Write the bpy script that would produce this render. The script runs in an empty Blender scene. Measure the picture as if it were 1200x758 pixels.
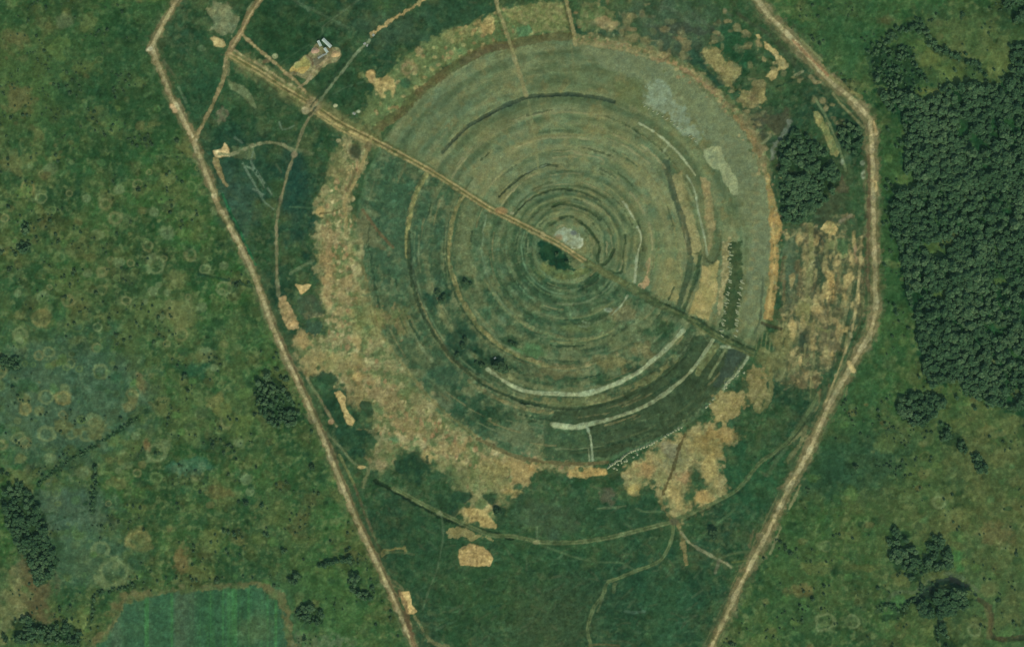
import bpy, bmesh, math, random
import numpy as np
from math import radians, sin, cos, pi

# ------------------------------------------------------------------ camera, light
S = bpy.context.scene
COL = S.collection
CAM_H = 2600.0
cam_d = bpy.data.cameras.new('camera'); cam = bpy.data.objects.new('camera', cam_d)
COL.objects.link(cam); S.camera = cam
cam.location = (0, 0, CAM_H); cam.rotation_euler = (0, 0, 0)
cam_d.sensor_width = 36.0; cam_d.lens = 36.0 * CAM_H / 1200.0
cam_d.clip_start = 10; cam_d.clip_end = 60000

SUN_EL, SUN_AZ = radians(49), radians(158)      # azimuth clockwise from north (+y): light from the south-south-east
w = bpy.data.worlds.new('World'); S.world = w; w.use_nodes = True
nt = w.node_tree; bg = nt.nodes['Background']
sky = nt.nodes.new('ShaderNodeTexSky'); sky.sky_type = 'NISHITA'; sky.sun_disc = False
sky.sun_elevation = SUN_EL; sky.sun_rotation = SUN_AZ
nt.links.new(sky.outputs[0], bg.inputs[0]); bg.inputs[1].default_value = 0.15
ld = bpy.data.lights.new('sun', 'SUN'); ld.energy = 3.0; ld.angle = radians(0.5); ld.color = (1.0, 0.95, 0.86)
sun = bpy.data.objects.new('sun', ld); COL.objects.link(sun)
sun.rotation_euler = (pi / 2 - SUN_EL, 0, pi - SUN_AZ)
S.view_settings.view_transform = 'Standard'; S.view_settings.look = 'None'
S.view_settings.exposure = 0.0; S.view_settings.gamma = 1.0
S.cycles.filter_width = 1.35
S.cycles.max_bounces = 4; S.cycles.diffuse_bounces = 2; S.cycles.transmission_bounces = 2

VEIL = np.array([0.00870062, 0.01583651, 0.01330516])
random.seed(11); RNG = np.random.default_rng(11)
KW = np.array([0.99734896, 1.0596088, 1.1667926])      # daylight on level ground, through this air, so that colours noted from the survey become what the land is made of

def lin(c):
    c = np.asarray(c, float) / 255.0
    return np.where(c <= 0.04045, c / 12.92, ((c + 0.055) / 1.055) ** 2.4)

# ------------------------------------------------------------------ the terrain grid
# Map coordinates: x east, y south, one unit = one metre, origin at the survey's north-west corner.
MX, MY = 600.0, 379.0
def grid_axis(lo, hi, m=90):
    core = np.arange(lo - m, hi + m + 0.5, 1.0)
    out, d, p = [], 2.0, 0.0
    while p < 14000: p += d; out.append(p); d *= 1.35
    out = np.array(out)
    return np.concatenate([core[0] - out[::-1], core, core[-1] + out])
GX, GY = grid_axis(0, 1200), grid_axis(0, 758)
NX, NY = len(GX), len(GY)
XX, YY = np.meshgrid(GX.astype(np.float32), GY.astype(np.float32))

def vnoise(sx, sy, seed):
    """smooth value noise on a lattice turned by its own angle; stretched lattices stay square to the map"""
    g = np.random.default_rng(seed); r = g.standard_normal((256, 256)).astype(np.float32)
    an = g.uniform(0.2, 1.35) if sx == sy else 0.0
    c, s = cos(an), sin(an)
    def ax(t):
        i = np.floor(t); f = (t - i).astype(np.float32); return (i.astype(np.int32) & 255), f * f * f * (f * (f * 6 - 15) + 10)
    x0, fx = ax((XX * c + YY * s) / sx + 37.3 + seed * 1.7); y0, fy = ax((YY * c - XX * s) / sy + 11.9 + seed * 2.3)
    x1, y1 = (x0 + 1) & 255, (y0 + 1) & 255
    a = r[y0, x0]; a += (r[y0, x1] - a) * fx
    b = r[y1, x0]; b += (r[y1, x1] - b) * fx
    return a + (b - a) * fy
def fbm(s, seed, octv=4, asp=1.0, gain=0.55):
    o = 0; g = 1.0
    for k in range(octv):
        f = 2 ** k / (1 + .1 * k); o = o + g * vnoise(s / f, s * asp / f, seed * 31 + k); g *= gain
    m = 60
    return ((o - o[m:-m, m:-m].mean()) / o[m:-m, m:-m].std()).astype(np.float32)
N = {}
for nm, s, sd, oc in (('n2', 2.2, 1, 2), ('n2b', 2.4, 2, 2), ('n4', 4.5, 3, 3), ('n4b', 4.5, 4, 3), ('n8', 9, 5, 4), ('n8b', 9, 6, 4), ('n16', 17, 7, 4),
                      ('n16b', 19, 8, 5), ('n40', 42, 9, 5), ('n40b', 45, 10, 5), ('n90', 95, 11, 5), ('n90b', 105, 12, 5)):
    N[nm] = fbm(s, sd, oc)
vn_ = {'a': fbm(30, 41, 4)}
def sstep(a, b, x): t = np.clip((x - a) / (b - a), 0, 1); return t * t * (3 - 2 * t)
def sig(x, k=3.0): return 1 / (1 + np.exp(-k * x))

ALB = np.zeros((NY, NX, 3), np.float32)         # ground colour, with ditch and tree shade put in at some spots
HGT = np.zeros((NY, NX), np.float32)
IDS = np.zeros((NY, NX), np.int32)
OBJ = [('ground', None, None, 'structure', None)]
FULL = (slice(0, NY), slice(0, NX))
def O(name, label, cat=None, kind=None, group=None):
    OBJ.append((name, label, cat, kind, group)); return len(OBJ) - 1

def colour(col, sl):
    """a flat colour, or (colour, colour, noise, bias): two kinds of cover mixed by a noise"""
    if len(col) == 3 and not isinstance(col[0], (tuple, list)): return lin(col)[None, None, :]
    a, b, nz, bias = col[:4]; k = col[4] if len(col) > 4 else 2.0
    t = sig(N[nz][sl] + bias, k)[..., None]
    ca = colour(a, sl); cb = colour(b, sl)
    return ca * (1 - t) + cb * t
def lay(sl, m, col, obj=None, whole=None):
    m = m.astype(np.float32)
    c = colour(col, sl)
    ALB[sl] = ALB[sl] * (1 - m[..., None]) + c * m[..., None]
    if obj is not None:
        sub = IDS[sl]; sub[(m if whole is None else whole) > 0.42] = obj
def box(x0, y0, x1, y1):
    return (slice(max(0, np.searchsorted(GY, y0) - 1), min(NY, np.searchsorted(GY, y1) + 1)),
            slice(max(0, np.searchsorted(GX, x0) - 1), min(NX, np.searchsorted(GX, x1) + 1)))
def crv(pts, closed=False, n=6):
    p = [np.array(q, float) for q in pts]
    if len(p) < 3: return p
    out = []; L = len(p)
    for i in range(L if closed else L - 1):
        if closed: a, b, c, d = p[i - 1], p[i], p[(i + 1) % L], p[(i + 2) % L]
        else: b, c = p[i], p[i + 1]; a = p[i - 1] if i else 2 * b - c; d = p[i + 2] if i + 2 < L else 2 * c - b
        for k in range(n):
            t = k / n
            out.append(0.5 * ((2 * b) + (c - a) * t + (2 * a - 5 * b + 4 * c - d) * t * t + (3 * b - a - 3 * c + d) * t ** 3))
    if not closed: out.append(p[-1])
    return out
def seg_dist(pts, sl, pad, closed=False):
    x, y = XX[sl], YY[sl]
    d = np.full(x.shape, 1e6, np.float32)
    oy, ox = sl[0].start, sl[1].start
    n = len(pts)
    for i in range(n if closed else n - 1):
        a, b = pts[i], pts[(i + 1) % n]
        s2 = box(min(a[0], b[0]) - pad, min(a[1], b[1]) - pad, max(a[0], b[0]) + pad, max(a[1], b[1]) + pad)
        r = (slice(max(0, s2[0].start - oy), max(0, s2[0].stop - oy)), slice(max(0, s2[1].start - ox), max(0, s2[1].stop - ox)))
        xs, ys = x[r], y[r]
        if xs.size == 0: continue
        v = np.array(b) - np.array(a); q = v @ v + 1e-9
        t = np.clip(((xs - a[0]) * v[0] + (ys - a[1]) * v[1]) / q, 0, 1)
        dd = np.hypot(xs - a[0] - t * v[0], ys - a[1] - t * v[1])
        d[r] = np.minimum(d[r], dd)
    return d
def bounds(pts, pad):
    a = np.array(pts); return box(a[:, 0].min() - pad, a[:, 1].min() - pad, a[:, 0].max() + pad, a[:, 1].max() + pad)
def line(pts, wd, col, a=1.0, soft=1.6, rag=.35, nz='n4', obj=None, smooth=True, gap=None, relief=0.0):
    """a strip along a course; gap = (noise, threshold) breaks it up; relief raises (bank) or lowers (ditch) the land along it"""
    if smooth: pts = crv(pts)
    pad = wd * 1.5 + 6; sl = bounds(pts, pad)
    d = seg_dist(pts, sl, pad) + N[nz][sl] * rag + N['n2'][sl] * min(.4, rag * .5) + N['n16'][sl] * min(.06 * wd, .5) * (rag > .2)
    m = (1 - sstep(wd / 2 - soft / 2, wd / 2 + soft / 2, d)) * a * np.clip(.92 + .10 * N['n8b'][sl], .6, 1)
    m0 = m
    if gap: m = m * sig(N[gap[0]][sl] - gap[1], 4)
    lay(sl, m, col, obj, m0)
    if relief: HGT[sl] += relief * (1 - sstep(wd * .1, wd * .68, d)) * np.clip(.75 + .3 * N['n16b'][sl], .1, 1.2)
def inside(pts, sl):
    x, y = XX[sl], YY[sl]; c = np.zeros(x.shape, bool); n = len(pts)
    for i in range(n):
        (ax, ay), (bx, by) = pts[i], pts[i - 1]
        if ay == by: continue
        c ^= ((ay > y) != (by > y)) & (x < (bx - ax) * (y - ay) / (by - ay) + ax)
    return c
def sdist(pts, pad, smooth):
    if smooth: pts = crv(pts, True, 4)
    sl = bounds(pts, pad)
    d = seg_dist(pts, sl, pad, True); ins = inside(pts, sl)
    return sl, np.where(ins, -d, d), ins
def poly(pts, col, a=1.0, soft=2.0, rag=1.5, nz='n8', obj=None, smooth=False, gap=None, relief=0.0):
    pad = soft + rag * 3 + 4
    sl, d, ins = sdist(pts, pad, smooth)
    m = (1 - sstep(-soft / 2, soft / 2, d + N[nz][sl] * rag + N['n4'][sl] * rag * .7 + N['n2'][sl] * rag * .35)) * a
    if gap: m = m * sig(N[gap[0]][sl] - gap[1], 4)
    lay(sl, m, col, obj)
    if relief: HGT[sl] += relief * (1 - sstep(-4, 1, d + N[nz][sl] * rag))
def blob(x, y, rx, ry, col, a=1.0, soft=.5, rag=.12, nz='n8', obj=None, ring=None, gap=None):
    sl = box(x - rx * 2 - 3, y - ry * 2 - 3, x + rx * 2 + 3, y + ry * 2 + 3)
    d = np.hypot((XX[sl] - x) / rx, (YY[sl] - y) / ry) + N[nz][sl] * rag
    m = 1 - sstep(1 - soft / 2, 1 + soft / 2, d)
    if ring: m = m * (ring[0] + (1 - ring[0]) * sstep(ring[1] - .25, ring[1] + .1, d))
    if gap: m = m * sig(N[gap[0]][sl] - gap[1], 4)
    lay(sl, m * a, col, obj)
def P(x0, y0, s, txt): return [(x0 + float(q.split(',')[0]) / s, y0 + float(q.split(',')[1]) / s) for q in txt.split()]
CX, CY = 665.0, 291.0
def arc(r, a0, a1, wob=.8, seed=0, n=None, cx=CX, cy=CY):
    """compass-like: 0 = east, 90 = south on the map"""
    n = n or max(4, int(abs(a1 - a0) / 8)); rr = random.Random(seed + int(r * 7))
    return [(cx + (r + rr.uniform(-wob, wob)) * cos(radians(a0 + (a1 - a0) * i / n)), cy + (r + rr.uniform(-wob, wob)) * sin(radians(a0 + (a1 - a0) * i / n))) for i in range(n + 1)]

def polar_noise(nm, stretch, scale=1.0, seam=-152, off=0):
    """the same noise laid along the rings: long in the direction of the mowing"""
    rr = np.hypot(XX - CX, YY - CY); aa = (np.degrees(np.arctan2(YY - CY, XX - CX)) - seam) % 360
    iy = np.clip((60 + off + rr / scale).astype(int) % 900, 0, NY - 1); ix = np.clip((80 + aa * 2.4 / stretch * scale).astype(int) % 1300, 0, NX - 1)
    return np.where(rr < 300, N[nm][iy, ix], 0).astype(np.float32)

def pip_(pts, x, y):
    c = False
    for i in range(len(pts)):
        (ax, ay), (bx, by) = pts[i], pts[i - 1]
        if (ay > y) != (by > y) and x < (bx - ax) * (y - ay) / (by - ay) + ax: c = not c
    return c

# ------------------------------------------------------------------ land cover
MEAD, DARK, OLIVE = (55, 85, 50), (41, 69, 44), (88, 99, 58)
SOIL, SAND, RUST, PALE = (130, 122, 80), (176, 156, 108), (134, 108, 72), (166, 174, 140)
YARD, YARD2 = (38, 66, 41), (54, 80, 51)
# meadow everywhere
ALB[:] = colour(((45, 80, 46), (58, 91, 48), 'n40', 0), FULL)
lay(FULL, sig(vn_['a'] - .6, 3) * .5, (56, 100, 54))
lay(FULL, sig(N['n90'] - .5, 2) * .45, (64, 91, 66))
lay(FULL, sig(N['n16'] - .75, 3) * .75, ((84, 98, 58), (74, 98, 60), 'n8', 0))
lay(FULL, sig(N['n40b'] - 1.1, 3) * .5, (84, 94, 56))
lay(FULL, sig(N['n16b'] - 1.4, 4) * .6, (92, 90, 58))
lay(FULL, sig(-N['n40'] - .5, 3) * .6, (40, 69, 42))
lay(FULL, sig(N['n4'] - .4, 2.5) * sig(N['n16b'] + N['n90b'] * .5, 2) * .6, (38, 60, 36))
lay(FULL, sig(N['n8b'] - .8, 3) * .5, (46, 72, 46))
lay(FULL, sig(N['n8'] - 1.0, 4) * .5, (82, 96, 58))
lay(FULL, sig(N['n4b'] - 1.0, 4) * .45, (94, 102, 66))
# broad differences: the browner east, the grey-green damp hollows of the south-west
blob(1150, 610, 130, 150, ((90, 94, 58), (66, 90, 54), 'n40b', 0), a=.55, soft=1.2)
blob(1140, 60, 70, 40, ((92, 100, 60), (66, 92, 56), 'n16', 0), a=.6, soft=1)
blob(1000, 35, 60, 45, (50, 84, 52), a=.6, soft=1)
blob(75, 470, 95, 75, (68, 92, 72), a=.75, soft=.9)
blob(80, 600, 50, 30, (70, 90, 72), a=.8, soft=.8)
blob(95, 650, 60, 35, (66, 90, 68), a=.7, soft=.9)
blob(120, 80, 130, 90, (44, 76, 48), a=.55, soft=1.1)
blob(20, 90, 45, 60, (72, 94, 54), a=.55, soft=1.1)
blob(270, 480, 60, 40, (74, 96, 58), a=.5, soft=1.1, gap=('n16', 0))
blob(190, 380, 90, 40, (78, 98, 60), a=.45, soft=1.1, gap=('n16', 0))
blob(40, 700, 22, 45, (92, 84, 58), a=.8, soft=.8, rag=.25)
blob(15, 710, 18, 35, (112, 114, 76), a=.7, soft=.8, rag=.2)
blob(95, 730, 14, 22, (100, 112, 66), a=.7, soft=.8, rag=.2)
blob(330, 720, 45, 45, (58, 88, 62), a=.7, soft=1)
blob(380, 700, 45, 45, ((70, 98, 56), (48, 80, 46), 'n8', 0), a=.7, soft=1)
blob(1005, 540, 55, 40, (46, 74, 52), a=.75, soft=.8)
blob(960, 560, 40, 30, (44, 72, 50), a=.7, soft=.8)
blob(990, 460, 50, 55, (50, 82, 50), a=.7, soft=1)
blob(1050, 270, 30, 150, (50, 82, 48), a=.75, soft=.8)
blob(930, 680, 40, 80, (56, 84, 50), a=.6, soft=1)
# woodland floor
FOREST = P(900, 0, 3.99, '1400,310 1197,340 1150,350 1080,395 1000,400 960,405 900,400 840,410 800,430 740,455 720,445 690,455 640,440 560,430 520,440 530,480 600,540 640,600 650,680 640,740') + \
         P(900, 190, 3.99, '640,60 600,120 570,170 580,220 570,280 600,340 620,420 640,520 650,600 680,700') + \
         P(900, 380, 3.99, '700,30 710,90 720,150 730,230 760,290 800,280 850,270 890,250 930,330 990,350 1060,380 1130,400 1200,400 1400,380')
poly(FOREST, ((34, 66, 42), (44, 78, 46), 'n8', 0), soft=10, rag=4)
GLADES = [(1094, 291, 7, 6), (1061, 213, 9, 6), (1084, 112, 10, 5), (1103, 346, 5, 4), (1170, 330, 6, 4), (1150, 235, 5, 3)]
GLADES = [(x, y, a * 1.35, b * 1.35) for x, y, a, b in GLADES]
for g in GLADES: blob(*g, (76, 100, 58), soft=.8, rag=.3)
poly(P(900, 0, 3.99, '470,260 600,210 680,220 700,300 720,360 700,420 650,440 560,420 500,390 450,330'), ((38, 62, 42), (54, 78, 50), 'n4', .3), soft=4, rag=2)

# pale rings and round patches in the mottled meadow
gr = ['pale ring of grass in the mottled meadow beside the outer dirt road', 'grass ring']
RINGS = [(57, 412.6, 7, 1), (83, 425, 6.5, 1), (118, 435.6, 9, 1), (54, 465, 8.5, 1), (73.5, 466.5, 9, 0), (30, 479, 8, 0), (28, 466, 7, 2), (46, 481.5, 6, 2), (23, 511.6, 8, 1), (25, 537, 6, 2),
         (54, 508, 10, 1), (83, 508, 8, 1), (101.5, 509, 9, 1), (83, 528, 7, 2), (184, 530, 13, 1), (142, 541.6, 4, 2), (24, 392, 10, 1), (115, 383, 6, 1), (222, 501, 6, 1), (33, 220.6, 8.5, 0),
         (47.6, 232.6, 7, 1), (95, 288, 20, 3), (182, 310, 12, 1), (240.6, 315, 7, 1), (49, 373, 12, 0), (24, 369, 6, 2), (213, 366, 19, 2), (88, 369, 11, 3), (263, 338, 9, 1), (205, 328, 13, 2),
         (117, 644, 11, 1), (133, 671, 20, 1), (162, 632, 15, 0), (1141, 738, 8, 1), (1177, 637, 7, 1), (967, 728, 12, 1), (1000, 728, 9, 1), (1100, 588, 9, 1), (968, 640, 7, 1), (1160, 690, 10, 2), (262, 403, 5, 2)]
rid = None
for i in range(130):
    x, y = RNG.uniform(-20, 300), RNG.uniform(190, 600)
    if x < 205 + y * .27: r_ = RNG.uniform(3.5, 9); blob(x, y, r_, r_ * .92, [(98, 114, 78), (110, 114, 76), (92, 112, 70)][i % 3], a=.75, ring=(.2, .7) if i % 3 else None, soft=.4, rag=.1)
for x, y, r, k in RINGS:
    near = 0 < x < 300 and k in (0, 1) and r < 14 and 380 < y < 545
    if near: rid = O('grass_ring', None, 'grass ring', None, 'pale grass rings in the west meadow')
    if k == 1: blob(x, y, r, r * .95, (104, 118, 80), a=.85, ring=(.15, .72), soft=.35, rag=.1, obj=rid if near else None)
    elif k == 0: blob(x, y, r, r * .95, (116, 114, 72), a=.85, ring=(.55, .7), soft=.4, rag=.1, obj=rid if near else None)
    elif k == 2: blob(x, y, r, r * .9, (104, 110, 70), a=.65, soft=.7, rag=.15)
    else: blob(x, y, r, r, (92, 104, 62), a=.45, ring=(.2, .85), soft=.2, rag=.06)
for i in range(2600):      # many smaller ones
    x, y = RNG.uniform(-60, 1260), RNG.uniform(-60, 818)
    if 215 < x < 1030 and not (x < 205 + (y / 758) * 270 or x > 1030 - max(0, y - 380) * .5): continue
    iy_, ix_ = np.searchsorted(GY, y), np.searchsorted(GX, x); kk = N['n40b'][iy_, ix_] + .6 * N['n16'][iy_, ix_]
    r = RNG.uniform(1.5, 6.0)
    if kk > -.1: c = [(84, 106, 60), (96, 102, 64), (74, 106, 60), (92, 94, 60), (92, 110, 70), (38, 68, 38)][RNG.integers(0, 6)]
    else: c = [(36, 62, 38), (40, 68, 44), (70, 98, 60), (34, 58, 38), (82, 100, 64)][RNG.integers(0, 5)]
    blob(x, y, r, r * RNG.uniform(.7, 1), c, a=RNG.uniform(.3, .75), ring=(.1, .7) if RNG.random() < .2 else None, soft=.6, rag=.2)
for i in range(520):      # larger drifts: dry olive grass and dark sedge
    x, y = RNG.uniform(-60, 1260), RNG.uniform(-60, 818); iy_, ix_ = np.searchsorted(GY, y), np.searchsorted(GX, x)
    kk = N['n90'][iy_, ix_] + N['n40'][iy_, ix_]
    c = [(88, 108, 62), (98, 108, 66), (80, 106, 60), (94, 100, 62)][RNG.integers(0, 4)] if RNG.random() < (.75 if kk > 0 else .35) else [(36, 66, 40), (42, 72, 46), (44, 78, 50)][RNG.integers(0, 3)]
    r = RNG.uniform(4, 13); blob(x, y, r, r * RNG.uniform(.5, 1), c, a=RNG.uniform(.35, .7), soft=.7, rag=.38, nz=['n8', 'n8b'][i % 2])
for x, y, rx, ry, c in [(250, 470, 10, 8, (112, 108, 66)), (262, 478, 9, 7, (100, 108, 62)), (280, 500, 12, 14, (88, 104, 58)), (190, 478, 8, 10, (98, 106, 66)), (165, 448, 5, 9, (112, 100, 66)),
                        (152, 475, 9, 5, (106, 104, 66)), (288, 460, 7, 6, (92, 118, 66)), (225, 512, 7, 10, (88, 106, 66)), (228, 432, 16, 8, (48, 88, 62)), (218, 548, 20, 9, (60, 98, 76)),
                        (172, 521, 5, 6, (128, 104, 70)), (213, 655, 9, 14, (110, 92, 60)), (250, 632, 10, 12, (98, 110, 64)), (235, 670, 14, 8, (92, 102, 60)), (258, 575, 16, 6, (96, 92, 58)),
                        (1180, 500, 12, 10, (98, 108, 66)), (1175, 535, 16, 12, (92, 98, 60)), (1165, 625, 20, 12, (104, 96, 62)), (1040, 520, 14, 9, (84, 100, 60)), (1110, 605, 18, 8, (100, 108, 66)),
                        (935, 690, 14, 9, (102, 96, 62)), (955, 665, 16, 7, (94, 100, 60)), (1012, 665, 20, 4, (92, 98, 58)), (1120, 650, 9, 14, (60, 112, 62)), (1045, 715, 9, 10, (66, 108, 64)),
                        (1088, 70, 14, 9, (104, 114, 64)), (1118, 85, 16, 12, (90, 108, 60)), (1092, 108, 12, 5, (108, 116, 66)), (1170, 75, 12, 14, (100, 112, 66)), (1040, 25, 12, 6, (84, 80, 52)),
                        (15, 50, 14, 12, (96, 92, 60)), (20, 115, 14, 14, (98, 92, 60)), (55, 30, 12, 9, (84, 92, 58)), (75, 25, 10, 7, (96, 108, 78)), (100, 78, 14, 9, (84, 96, 56)), (135, 150, 9, 12, (76, 104, 62))]:
    blob(x, y, rx, ry, c, a=.6, soft=.9, rag=.3)
# dark damp furrow and brook courses
line(P(0, 380, 3.99, '180,745 300,650 390,600 450,560 560,490 700,390 780,350 870,290'), 4.5, (34, 58, 38), a=.8, rag=.8, gap=('n8', -.6))
line([(0, 618), (45, 605), (62, 600)], 3, (46, 70, 44), a=.6)
line(P(0, 568, 3.99, '210,190 300,150 420,120'), 3, (50, 72, 50), a=.6)
line(P(0, 190, 3.99, '930,525 1010,540 1090,560 1190,585'), 3, (34, 62, 44), a=.8)
dk = O('brook', 'narrow brown brook bending along the east meadow edge', 'brook', 'structure')
line(P(900, 568, 3.99, '985,535 1030,570 1045,620 1040,680 1060,712 1100,722 1200,712 1500,690'), 5.5, ((70, 68, 46), (48, 58, 42), 'n8', 0), obj=dk, relief=-1.2)
line(P(900, 568, 3.99, '1025,570 1040,640 1035,700'), 9, (88, 84, 56), a=.6, rag=.8)
wt = O('shaded_oxbow_water', 'crescent oxbow water with tree shade painted into its dark colour, beside the southeast copse', 'pond', 'structure')
poly(P(900, 568, 3.99, '740,470 780,440 850,430 910,445 960,485 975,520 940,500 880,470 820,470 770,510 720,550 670,560 640,540 655,515 700,510'), ((22, 42, 36), (30, 50, 36), 'n8', 0), soft=2, rag=1, smooth=True, obj=wt, relief=-1.0)  # tree shade north of the crowns is put into this dark colour
line(P(900, 568, 3.99, '550,590 560,540 590,505 640,500 690,500 740,460 780,425 850,415 930,450 985,500'), 4, (92, 104, 76), a=.6, rag=.6)
line(P(900, 568, 3.99, '545,620 600,612 650,580'), 8, (36, 60, 40), a=.8, rag=1)
poly(P(900, 568, 3.99, '560,590 600,520 640,510 650,560 600,600'), (66, 98, 58), soft=2, rag=1)

# crop field
fid = O('crop_field', 'striped green crop field with brown margin southwest of the dirt road', 'field', 'structure')
FLD = P(0, 568, 3.99, '395,1200 400,770 450,700 520,640 520,560 560,510 650,500 800,480 1000,465 1197,455 1260,470 1340,520 1355,620 1370,700 1400,780 1400,1200')
poly(FLD, ((96, 96, 64), (74, 92, 58), 'n8', -.2), soft=3, rag=1, obj=fid)
STR = fbm(6, 70, 4, asp=60); STR2 = fbm(22, 71, 3, asp=25)
FIN = P(0, 568, 3.99, '455,1200 455,750 520,690 565,610 580,560 660,530 800,505 1000,488 1197,475 1300,540 1330,640 1345,760 1345,1200')
N['str'], N['str2'] = STR, STR2
poly(FIN, ((52, 86, 60), (64, 94, 68), 'str2', 0), soft=4, rag=1.2)
poly(FIN, (64, 114, 66), a=.65, soft=4, rag=1.2, gap=('str', .9))
poly(FIN, (72, 90, 68), a=.7, soft=4, rag=1.2, gap=('str2', .7))
blob(298, 738, 22, 18, (84, 100, 66), a=.5, soft=1)
poly(P(300, 568, 3.99, '170,690 330,690 460,710 470,800 180,800'), (92, 106, 80), a=.6, soft=4, rag=2, gap=('n4', -.2))

# inside of the perimeter road
WROAD = P(0, 0, 3.99, '880,-400 850,-160 828,0 765,110 708,220 740,300 800,450 905,650 945,758') + P(0, 190, 3.99, '1030,220 1130,400 1197,545') + P(300, 380, 3.99, '75,0 150,170 230,340 320,540 400,740') + P(300, 568, 3.99, '470,160 550,330 640,520 740,758 900,1140')
EROAD = P(900, 0, 3.99, '-380,-420 -60,-20 0,70 120,190 280,370 400,470 480,560 488,758') + P(900, 190, 3.99, '495,300 500,500 505,690') + P(900, 380, 3.99, '490,0 470,60 390,190 280,390 190,600 110,740') + P(600, 568, 3.99, '1197,220 1080,440 940,740 750,1150')
INSIDE = WROAD + EROAD[::-1]
poly(INSIDE, (YARD, YARD2, 'n16', .2, 1.6), soft=2, rag=.5)
poly(INSIDE, (62, 88, 62), a=.5, soft=2, rag=.5, gap=('n8', .9))
poly(INSIDE, (34, 60, 46), a=.5, soft=2, rag=.5, gap=('n40b', .5))
poly(INSIDE, (78, 92, 64), a=.55, soft=2, rag=.5, gap=('n4', .9))
poly(INSIDE, (76, 88, 58), a=.5, soft=2, rag=.5, gap=('n16b', 1.1))
for x, y, rx, ry, c, a in [(245, 100, 40, 50, (44, 76, 50), .6), (530, 25, 90, 22, (46, 74, 52), .7), (790, 30, 60, 28, (72, 90, 68), .7), (860, 55, 25, 22, (34, 72, 46), .8), (790, 60, 30, 14, (60, 72, 58), .6),
                           (640, 640, 130, 40, (46, 78, 50), .6), (700, 600, 90, 20, (40, 70, 48), .6), (720, 700, 120, 50, (38, 68, 48), .7), (640, 720, 60, 40, (62, 78, 52), .6), (780, 720, 20, 40, (52, 84, 56), .6),
                           (880, 560, 40, 40, (44, 80, 52), .7), (640, 605, 40, 22, (82, 92, 68), .35), (500, 640, 50, 40, (40, 68, 46), .6), (560, 700, 60, 35, (48, 76, 46), .6),
                           (880, 150, 22, 18, (74, 76, 60), .7), (970, 230, 22, 28, (70, 78, 56), .7), (300, 200, 50, 40, (36, 66, 50), .7), (345, 230, 22, 60, (32, 62, 52), .7), (280, 240, 22, 40, (56, 80, 66), .6),
                           (460, 30, 40, 20, (62, 82, 62), .6), (330, 40, 40, 40, (34, 64, 40), .7), (400, 95, 30, 24, (36, 66, 44), .7)]:
    blob(x, y, rx, ry, c, a=a, soft=1.1, rag=.25, nz='n16')
for t in [(90, 35, 'h'), ]: pass
for i in range(420):      # wisps through the whole yard and disc
    x, y = RNG.uniform(200, 1010), RNG.uniform(0, 758)
    if not pip_(INSIDE, x, y): continue
    l = RNG.uniform(4, 16); an = RNG.uniform(-1.2, 1.2)
    line([(x, y), (x + l * .5 * cos(an) + RNG.normal(0, 1), y + l * .5 * sin(an)), (x + l * cos(an), y + l * sin(an))], RNG.uniform(1.2, 3), [(70, 92, 66), (32, 58, 40), (84, 92, 66), (60, 86, 62)][RNG.integers(0, 4)], a=.5)
for i in range(380):      # wisps of dry grass in the southern yard
    x, y = RNG.uniform(470, 870), RNG.uniform(600, 758)
    l = RNG.uniform(4, 18); an = RNG.normal(-.25, .5)
    if not (490 < x < 850): continue
    line([(x, y), (x + l * .5 * cos(an), y + l * .5 * sin(an) + RNG.normal(0, 1)), (x + l * cos(an), y + l * sin(an))], RNG.uniform(1.2, 2.4), [(70, 96, 68), (34, 62, 44), (78, 88, 62)][RNG.integers(0, 3)], a=.45, soft=1.6)

# ------------------------------------------------------------------ the round clearing
DISC = [(CX + (248 - 3 * cos(radians(a))) * cos(radians(a)), CY + 1 + 251 * sin(radians(a))) for a in range(0, 360, 5)]
NE = [(430, 165), (900, 415), (930, 380), (960, 200), (860, 40), (700, -10), (560, 0), (440, 100)]
poly(DISC, ((72, 98, 68), (84, 102, 70), 'n16', -.3), soft=3, rag=1)
dsl = box(380, 20, 950, 570)
RR = np.hypot(XX[dsl] - CX, YY[dsl] - CY); AA = np.degrees(np.arctan2(YY[dsl] - CY, XX[dsl] - CX))
DM = 1 - sstep(243, 250, RR + N['n8'][dsl])
side = (XX[dsl] - 430) * (415 - 165) - (YY[dsl] - 165) * (900 - 430)      # > 0: north-east of the straight road
NEm = sstep(-800, 1500, side) * DM
lay(dsl, NEm, ((109, 121, 84), (99, 118, 87), 'n40', .2))
lay(dsl, NEm * sig(N['n16'][dsl] - .7, 3) * .6, (122, 126, 88))
lay(dsl, NEm * sig(N['n40b'][dsl] - .7, 3) * .6, (90, 112, 88))
PN = polar_noise('n8', 3); PN2 = polar_noise('n16', 3, off=200); PN3 = polar_noise('n4', 3, off=90)
lay(dsl, NEm * sig(PN[dsl] - .8, 3) * .55, (128, 131, 93))
lay(dsl, NEm * sig(-PN2[dsl] - .9, 3) * .45, (90, 100, 68))
lay(dsl, NEm * sig(PN3[dsl] - 1, 3) * .5, (76, 90, 60))
lay(dsl, NEm * sig(N['n8'][dsl] - 1.2, 4) * .5, (126, 116, 76))
SWm = (1 - sstep(-1500, 800, side)) * DM
lay(dsl, SWm * sig(N['n16b'][dsl] - .4, 2.5) * .6, (54, 82, 58))
lay(dsl, SWm * sig(N['n8b'][dsl] - 1.0, 4) * .5, (96, 112, 86))
lay(dsl, SWm * sig(PN[dsl] - .7, 3) * .55, (92, 112, 84))
lay(dsl, SWm * sig(-PN2[dsl] - .5, 3) * .6, (52, 80, 56))
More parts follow.
